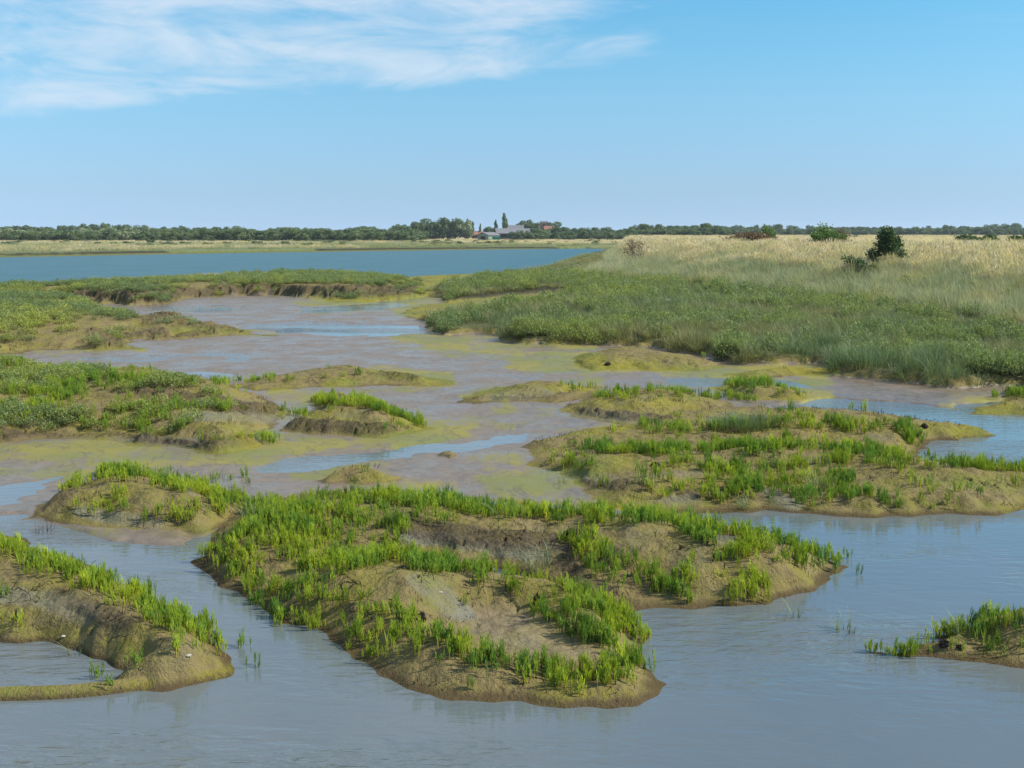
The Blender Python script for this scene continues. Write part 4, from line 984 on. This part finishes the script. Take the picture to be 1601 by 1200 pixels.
# ------------------------------------------------------------------ trees
def crown_mesh(kind, seed, leaves=2400):
    rs = np.random.default_rng(seed); mb = MB()
    if kind == 'poplar': lobes = [((rs.normal(0, .04), rs.normal(0, .04), .15 + .8 * i / 12), (.17 * (1 - (i / 12) ** 2 * .75) + .03, .17 * (1 - (i / 12) ** 2 * .75) + .03, .09)) for i in range(13)]
    elif kind == 'bushy': lobes = [((rs.normal(0, .22), rs.normal(0, .22), rs.uniform(.12, .7)), (rs.uniform(.14, .26),) * 2 + (rs.uniform(.12, .2),)) for i in range(16)]
    else: lobes = [((.5 * rs.uniform(0, .75) * math.cos(a), .5 * rs.uniform(0, .75) * math.sin(a), rs.uniform(.34, .86)), (rs.uniform(.12, .24),) * 2 + (rs.uniform(.09, .17),)) for a in rs.uniform(0, 6.28, 17)]
    wts = np.array([l[1][0] * l[1][2] for l in lobes]); wts /= wts.sum()
    for i in range(leaves):
        j = rs.choice(len(lobes), p=wts); c, r = lobes[j]
        d = rs.normal(size=3); d /= np.linalg.norm(d); q = np.array(c) + d * np.array(r) * rs.uniform(.72, 1.08)
        if kind == 'round' and q[2] < .16: continue
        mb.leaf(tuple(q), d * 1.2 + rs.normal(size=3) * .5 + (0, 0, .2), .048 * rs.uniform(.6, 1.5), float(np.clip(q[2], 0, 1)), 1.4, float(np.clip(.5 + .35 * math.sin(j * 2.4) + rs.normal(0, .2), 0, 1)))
    mz = max(v[2] for v in mb.v); mb.v = [(v[0], v[1], v[2] / mz) for v in mb.v]
    return mb
def trunk_mesh(seed, h=.5, r=.022):
    mb = MB(); rs = np.random.default_rng(seed)
    mb.tube([(0, 0, -.03), (.01, 0, h * .5), (0, .01, h), (.01, 0, h * 1.3)], [r * 1.3, r, r * .7, r * .3], 6)
    for i in range(6):
        a = rs.uniform(0, 6.28); z0 = h * rs.uniform(.5, 1); mb.tube([(0, 0, z0), (.1 * math.cos(a), .1 * math.sin(a), z0 + .1), (.25 * math.cos(a), .25 * math.sin(a), z0 + .22)], [r * .5, r * .35, r * .15], 4)
    return mb.mesh('trunk', M_bark)
CR = {}
for kind, mat, n in (('round', M_tree, 5), ('bushy', M_tree, 4), ('willow', M_willow, 3), ('poplar', M_tree, 2)):
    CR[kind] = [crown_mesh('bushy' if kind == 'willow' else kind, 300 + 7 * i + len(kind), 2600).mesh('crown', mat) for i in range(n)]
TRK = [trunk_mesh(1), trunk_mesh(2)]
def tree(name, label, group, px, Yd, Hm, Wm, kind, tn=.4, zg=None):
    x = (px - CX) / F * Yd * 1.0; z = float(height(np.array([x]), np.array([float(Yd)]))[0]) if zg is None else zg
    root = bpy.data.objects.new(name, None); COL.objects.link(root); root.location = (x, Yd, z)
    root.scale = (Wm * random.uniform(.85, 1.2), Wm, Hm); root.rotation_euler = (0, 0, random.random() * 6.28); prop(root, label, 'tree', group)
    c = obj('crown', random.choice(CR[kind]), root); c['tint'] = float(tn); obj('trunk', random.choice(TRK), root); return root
def pxH(n_px, Yd): return n_px * Yd / F
def htop(px_top, Yd, zg): return CH + (HOR - px_top + 1.5) * Yd / F - zg
# tree tops along the skyline: (x, top y)
def skyline(x):
    xs = [0,60,130,180,260,330,400,460,520,600,640,680,740,780,850,900,960,1060,1120,1180,1230,1300,1380,1450,1500,1560,1601]
    ys = [354,353,350,349,353,352,356,354,356,354,350,345,350,360,356,352,355,355,355,352,357,356,358,357,354,352,354]
    return float(np.interp(x, xs, ys))
NT_ = 0
# nearer bushes on the far shore, left
random.seed(21)
x = -60.0
while x < 640:
    wpx = random.choice((14, 20, 26, 38)) * random.uniform(.85, 1.15); Yd = random.uniform(430, 465); H = htop(358.5 + random.uniform(-4, 4) - (3 if 120 < x < 240 else 0), Yd, 1.0)
    wil = x < 240 or random.random() < .2
    tree('willow_tree' if wil else 'tree', 'pale grey green bushy willow in the front of the left treeline' if wil else 'mid green tree in the front of the left treeline',
         'pale willows of the left treeline' if wil else 'green trees of the left treeline', x, Yd, H, pxH(wpx, Yd) * 1.15, 'willow' if wil else 'bushy', random.random() * .8)
    x += wpx * .62
x = -60.0
while x < 700:
    wpx = random.uniform(12, 34); Yd = random.uniform(640, 700); H = htop(skyline(x) + random.uniform(-2, 3.5), Yd, 1.0)
    tree('tree', 'dark green tree of the wood behind the left treeline', 'dark trees behind the left treeline', x, Yd, H, pxH(wpx, Yd) * 1.1, random.choice(('round', 'bushy')), random.random() * .5)
    x += wpx * .6
# grove left of the farm
for px, tp, wd, kd, tn, lb in ((632,351,26,'round',.5,'rounded tree at the left end of the tall grove'), (652,346,28,'bushy',.3,'second tree of the tall grove from its left end'), (676,341,30,'bushy',.2,'tall dark tree left of the middle of the grove'),
                       (694,339,28,'bushy',.1,'tallest dark tree of the grove by the farm'), (713,341,26,'bushy',.2,'dark tree of the grove next to the pale one'), (728,343,26,'willow',.6,'pale silvery tree at the right end of the grove'), (640,361,22,'willow',.4,'pale low bush tree in front of the grove')):
    Yd = 560; tree('tree', lb, None, px, Yd, htop(tp, Yd, 1.0), pxH(wd, Yd) * 1.2, kd, tn)
for px, tp, wd, lb in ((731,341,6,'slim dark poplar touching the right side of the grove'), (740,346,5,'thin poplar between grove and red roofed house'), (751,349,5,'smallest thin poplar behind the green shed'), (775,343,8,'medium poplar left of the tallest one'), (790,333,11,'tallest pointed poplar behind the farm')):
    Yd = 600; tree('poplar_tree', lb, None, px, Yd, htop(tp, Yd, 1.0), pxH(wd, Yd) * 2.3, 'poplar', .3)
for px, tp, wd, lb in ((808,352,26,'low greyish tree behind the barn roof'), (826,343,30,'large round tree behind the barn'), (841,347,20,'tree between the round tree and the church tower'), (868,346,24,'round dark tree right of the red roof'), (762,354,16,'low bush tree between the poplars'), (769,356,9,'dark narrow conifer beside the medium poplar')):
    Yd = 620 if px != 808 else 640; tree('tree', lb, None, px, Yd, htop(tp, Yd, 1.0), pxH(wd, Yd) * 1.2, 'round', .3)
# hedge trees right of the farm
random.seed(5)
x = 828.0
while x < 1110:
    wpx = random.uniform(14, 24); Yd = random.uniform(520, 570); H = htop(356 + random.uniform(-3, 2.5), Yd, 1.0)
    tree('tree', 'dark green tree in the row between farm and bank', 'tree row right of the farm', x, Yd, H, pxH(wpx, Yd) * 1.2, random.choice(('round', 'bushy', 'bushy')), random.random() * .5)
    x += wpx * .62
x = 1090.0
while x < 1680:
    if random.random() < .07: x += 8
    wpx = random.uniform(10, 26); Yd = random.uniform(800, 880); tp = skyline(x) - 1 + random.uniform(-3, 3.5)
    tree('tree', 'distant blue green tree on the horizon beyond the dry field', 'distant trees beyond the dry field', x, Yd, htop(tp, Yd, 1.2), pxH(wpx, Yd) * 1.2, random.choice(('round', 'bushy')), random.random() * .3, 1.2)
    x += wpx * .66
# continuous low undergrowth closing the foot of the treelines
C_bushes = proto_set('undergrowth_forms', [bpy.data.objects.new('undergrowth_form', m) for m in CR['bushy']])
def understorey(x0, x1, Y0, Y1, h0, h1, n, label):
    px = rng.uniform(x0, x1, n); Yd = rng.uniform(Y0, Y1, n); X = (px - CX) / F * Yd; Z = height(X, Yd)
    s = rng.uniform(h0, h1, n); scatter('undergrowth', C_bushes, np.stack([X, Yd, Z], -1), s * 1.6, rng.random(n) * .6, label, rng.uniform(.5, .8, n), .0)
understorey(-120, 660, 425, 700, 2.6, 4.4, 1100, 'dark undergrowth closing the foot of the left treeline')
understorey(800, 1130, 500, 640, 2.5, 4.2, 420, 'low hedge undergrowth right of the farm')
understorey(1060, 1720, 770, 900, 3.2, 5.5, 700, 'undergrowth of the distant wood beyond the field')
# scattered low bushes on the far shore
X, Y = wedge(270, 470, .0045, .5, -.5); Z = height(X, Y); k = (Z > .5) & (poly_sd(X, Y, FARP, 20.0) > 12); n = k.sum()
scatter('shore_scrub', C_bushes, np.stack([X, Y, Z], -1)[k], rng.uniform(1.2, 3, n), rng.random(n) * .5, 'low dark scrub dotted over the far shore', rng.uniform(.25, .45, n), 0)

# ------------------------------------------------------------------ farm buildings
def wallmat(name, c, c2, sc=2): return plain(name, c, c2, sc, .8, .1)
M_grn = wallmat('green_sheet', (.20, .24, .18, 1), (.27, .31, .24, 1)); M_gry = wallmat('grey_roof', (.15, .15, .16, 1), (.20, .20, .21, 1))
M_blk = wallmat('dark_boards', (.03, .035, .045, 1), (.05, .055, .065, 1)); M_red = wallmat('red_tiles', (.22, .105, .07, 1), (.29, .14, .095, 1))
M_brk = wallmat('brown_brick', (.18, .12, .09, 1), (.24, .17, .13, 1)); M_wht = wallmat('pale_wall', (.34, .33, .30, 1), (.4, .38, .35, 1)); M_teal = wallmat('teal_paint', (.03, .20, .14, 1), (.04, .26, .18, 1))
M_opn = wallmat('dark_opening', (.012, .012, .014, 1), (.02, .02, .02, 1))
def prism(name, pts2, y0, y1, mat, parent, axis='y'):
    n = len(pts2); v = [(p[0], y0, p[1]) for p in pts2] + [(p[0], y1, p[1]) for p in pts2]
    f = [list(range(n))[::-1], list(range(n, 2 * n))] + [[i, (i + 1) % n, n + (i + 1) % n, n + i] for i in range(n)]
    if axis == 'x': v = [(b, a, c) for a, b, c in v]; f = [q[::-1] for q in f]
    me = bpy.data.meshes.new(name); me.from_pydata(v, [], [q[::-1] for q in f]); me.materials.append(mat); return obj(name, me, parent)
def box(name, x0, x1, y0, y1, z0, z1, mat, parent): return prism(name, [(x0, z0), (x1, z0), (x1, z1), (x0, z1)], y0, y1, mat, parent)
def building(name, label, px, Yd, W, D, He, Hr, wm, rm, rot=0, ridge='x', feats=(), cat='building'):
    x, y, z = (px - CX) / F * Yd, Yd, float(height(np.array([(px - CX) / F * Yd]), np.array([float(Yd)]))[0])
    root = bpy.data.objects.new(name, None); COL.objects.link(root); root.location = (x, y, z - .05); root.rotation_euler = (0, 0, R(rot)); prop(root, label, cat)
    if ridge == 'x':   # ridge runs along the width, eaves face the river
        prism('wall', [(-D / 2, 0), (D / 2, 0), (D / 2, He), (0, Hr - .12), (-D / 2, He)], -W / 2, W / 2, wm, root, 'x')
        for s in (-1, 1): prism('roof', [(s * (D / 2 + .4), He - .25), (0, Hr), (0, Hr + .18), (s * (D / 2 + .4), He - .05)], -W / 2 - .4, W / 2 + .4, rm, root, 'x')
    else:
        prism('wall', [(-W / 2, 0), (W / 2, 0), (W / 2, He), (0, Hr - .12), (-W / 2, He)], -D / 2, D / 2, wm, root)
        for s in (-1, 1): prism('roof', [(s * (W / 2 + .4), He - .25), (0, Hr), (0, Hr + .18), (s * (W / 2 + .4), He - .05)], -D / 2 - .4, D / 2 + .4, rm, root)
    for nm, x0, x1, z0, z1, mt in feats: box(nm, x0, x1, -D / 2 - .06, -D / 2 + .1, z0, z1, mt, root)
    return root
building('shed', 'pale green farm shed with grey roof and dark opening', 764, 470, 5.6, 7, 2.7, 3.6, M_grn, M_gry, -38, 'y', (('door', -1.2, 1.2, 0.02, 2.1, M_opn),))
building('barn', 'long dark walled barn with wide grey roof below the tallest poplar', 796, 520, 12, 11, 3.4, 5.4, M_blk, M_gry, 8, 'x', (('door', 1.5, 4.2, .02, 2.8, M_opn), ('panel', 4.8, 5.9, .02, 3.2, M_wht)))
building('barn', 'second lower grey roofed barn right of the dark barn', 822, 535, 11, 10, 3.6, 5.4, M_wht, M_gry, 8, 'x', (('door', -2, 0, .02, 2.8, M_opn),))
building('farmhouse', 'red roofed house between the grove and the shed', 748, 600, 4.4, 5, 2.7, 4.4, M_brk, M_red, 10, 'x', (('window', -2, -1, 1.2, 2.4, M_opn), ('window', 1, 2, 1.2, 2.4, M_opn)))
building('house', 'house with red roof beside the church tower', 858, 600, 5, 6, 4.6, 7.0, M_brk, M_red, 5, 'x', (('window', -2, -1, 3, 4.4, M_opn), ('window', 1, 2, 3, 4.4, M_opn)))
r_ = building('house', 'grey roofed house behind the barn under the trees', 806, 600, 8, 7, 4.6, 7.4, M_brk, M_gry, 0, 'x', ())
xt = (850 - CX) / F * 606
root = bpy.data.objects.new('church_tower', None); COL.objects.link(root); root.location = (xt, 606, .9); prop(root, 'short square brick church tower left of the red roof', 'tower')
box('wall', -2, 2, -2, 2, 0, 8.6, M_brk, root)
for i in range(4):
    for (ux, uy) in ((-1.65 + i * 1.1, -1.85), (-1.65 + i * 1.1, 1.85)): box('merlon', ux - .3, ux + .3, uy - .15, uy + .15, 8.6, 9.3, M_brk, root)
box('window', -.5, .5, -2.05, -1.9, 6, 7.6, M_opn, root)
# teal container
root = bpy.data.objects.new('container', None); COL.objects.link(root); xx = (776 - CX) / F * 465; root.location = (xx, 465, .98); prop(root, 'teal green metal container beside the shed', 'container')
box('body', -1.6, 1.6, -1.2, 1.2, 0, 1.5, M_teal, root)
for i in range(7): box('rib', -1.5 + i * .48, -1.38 + i * .48, -1.26, -1.2, .05, 1.45, M_teal, root)

# ------------------------------------------------------------------ thin sea air between the viewer and the far trees
m, n = new_mat('sea_air')
pv = n.new('ShaderNodeVolumePrincipled'); pv.inputs['Color'].default_value = (.80, .90, 1.0, 1); pv.inputs['Density'].default_value = .00013; pv.inputs['Anisotropy'].default_value = .2
o_ = n.new('ShaderNodeOutputMaterial'); n.l.new(pv.outputs[0], o_.inputs['Volume'])
hb = bpy.data.meshes.new('haze'); zb, zt = -3.0, 26.0
hb.from_pydata([(x, y, z) for z in (zb, zt) for x, y in ((-2600, -40), (2600, -40), (2600, 4200), (-2600, 4200))], [], [(3, 2, 1, 0), (4, 5, 6, 7), (0, 1, 5, 4), (1, 2, 6, 5), (2, 3, 7, 6), (3, 0, 4, 7)])
hb.materials.append(m); prop(obj('haze', hb), 'thin pale blue haze over the whole marsh', kind='stuff')
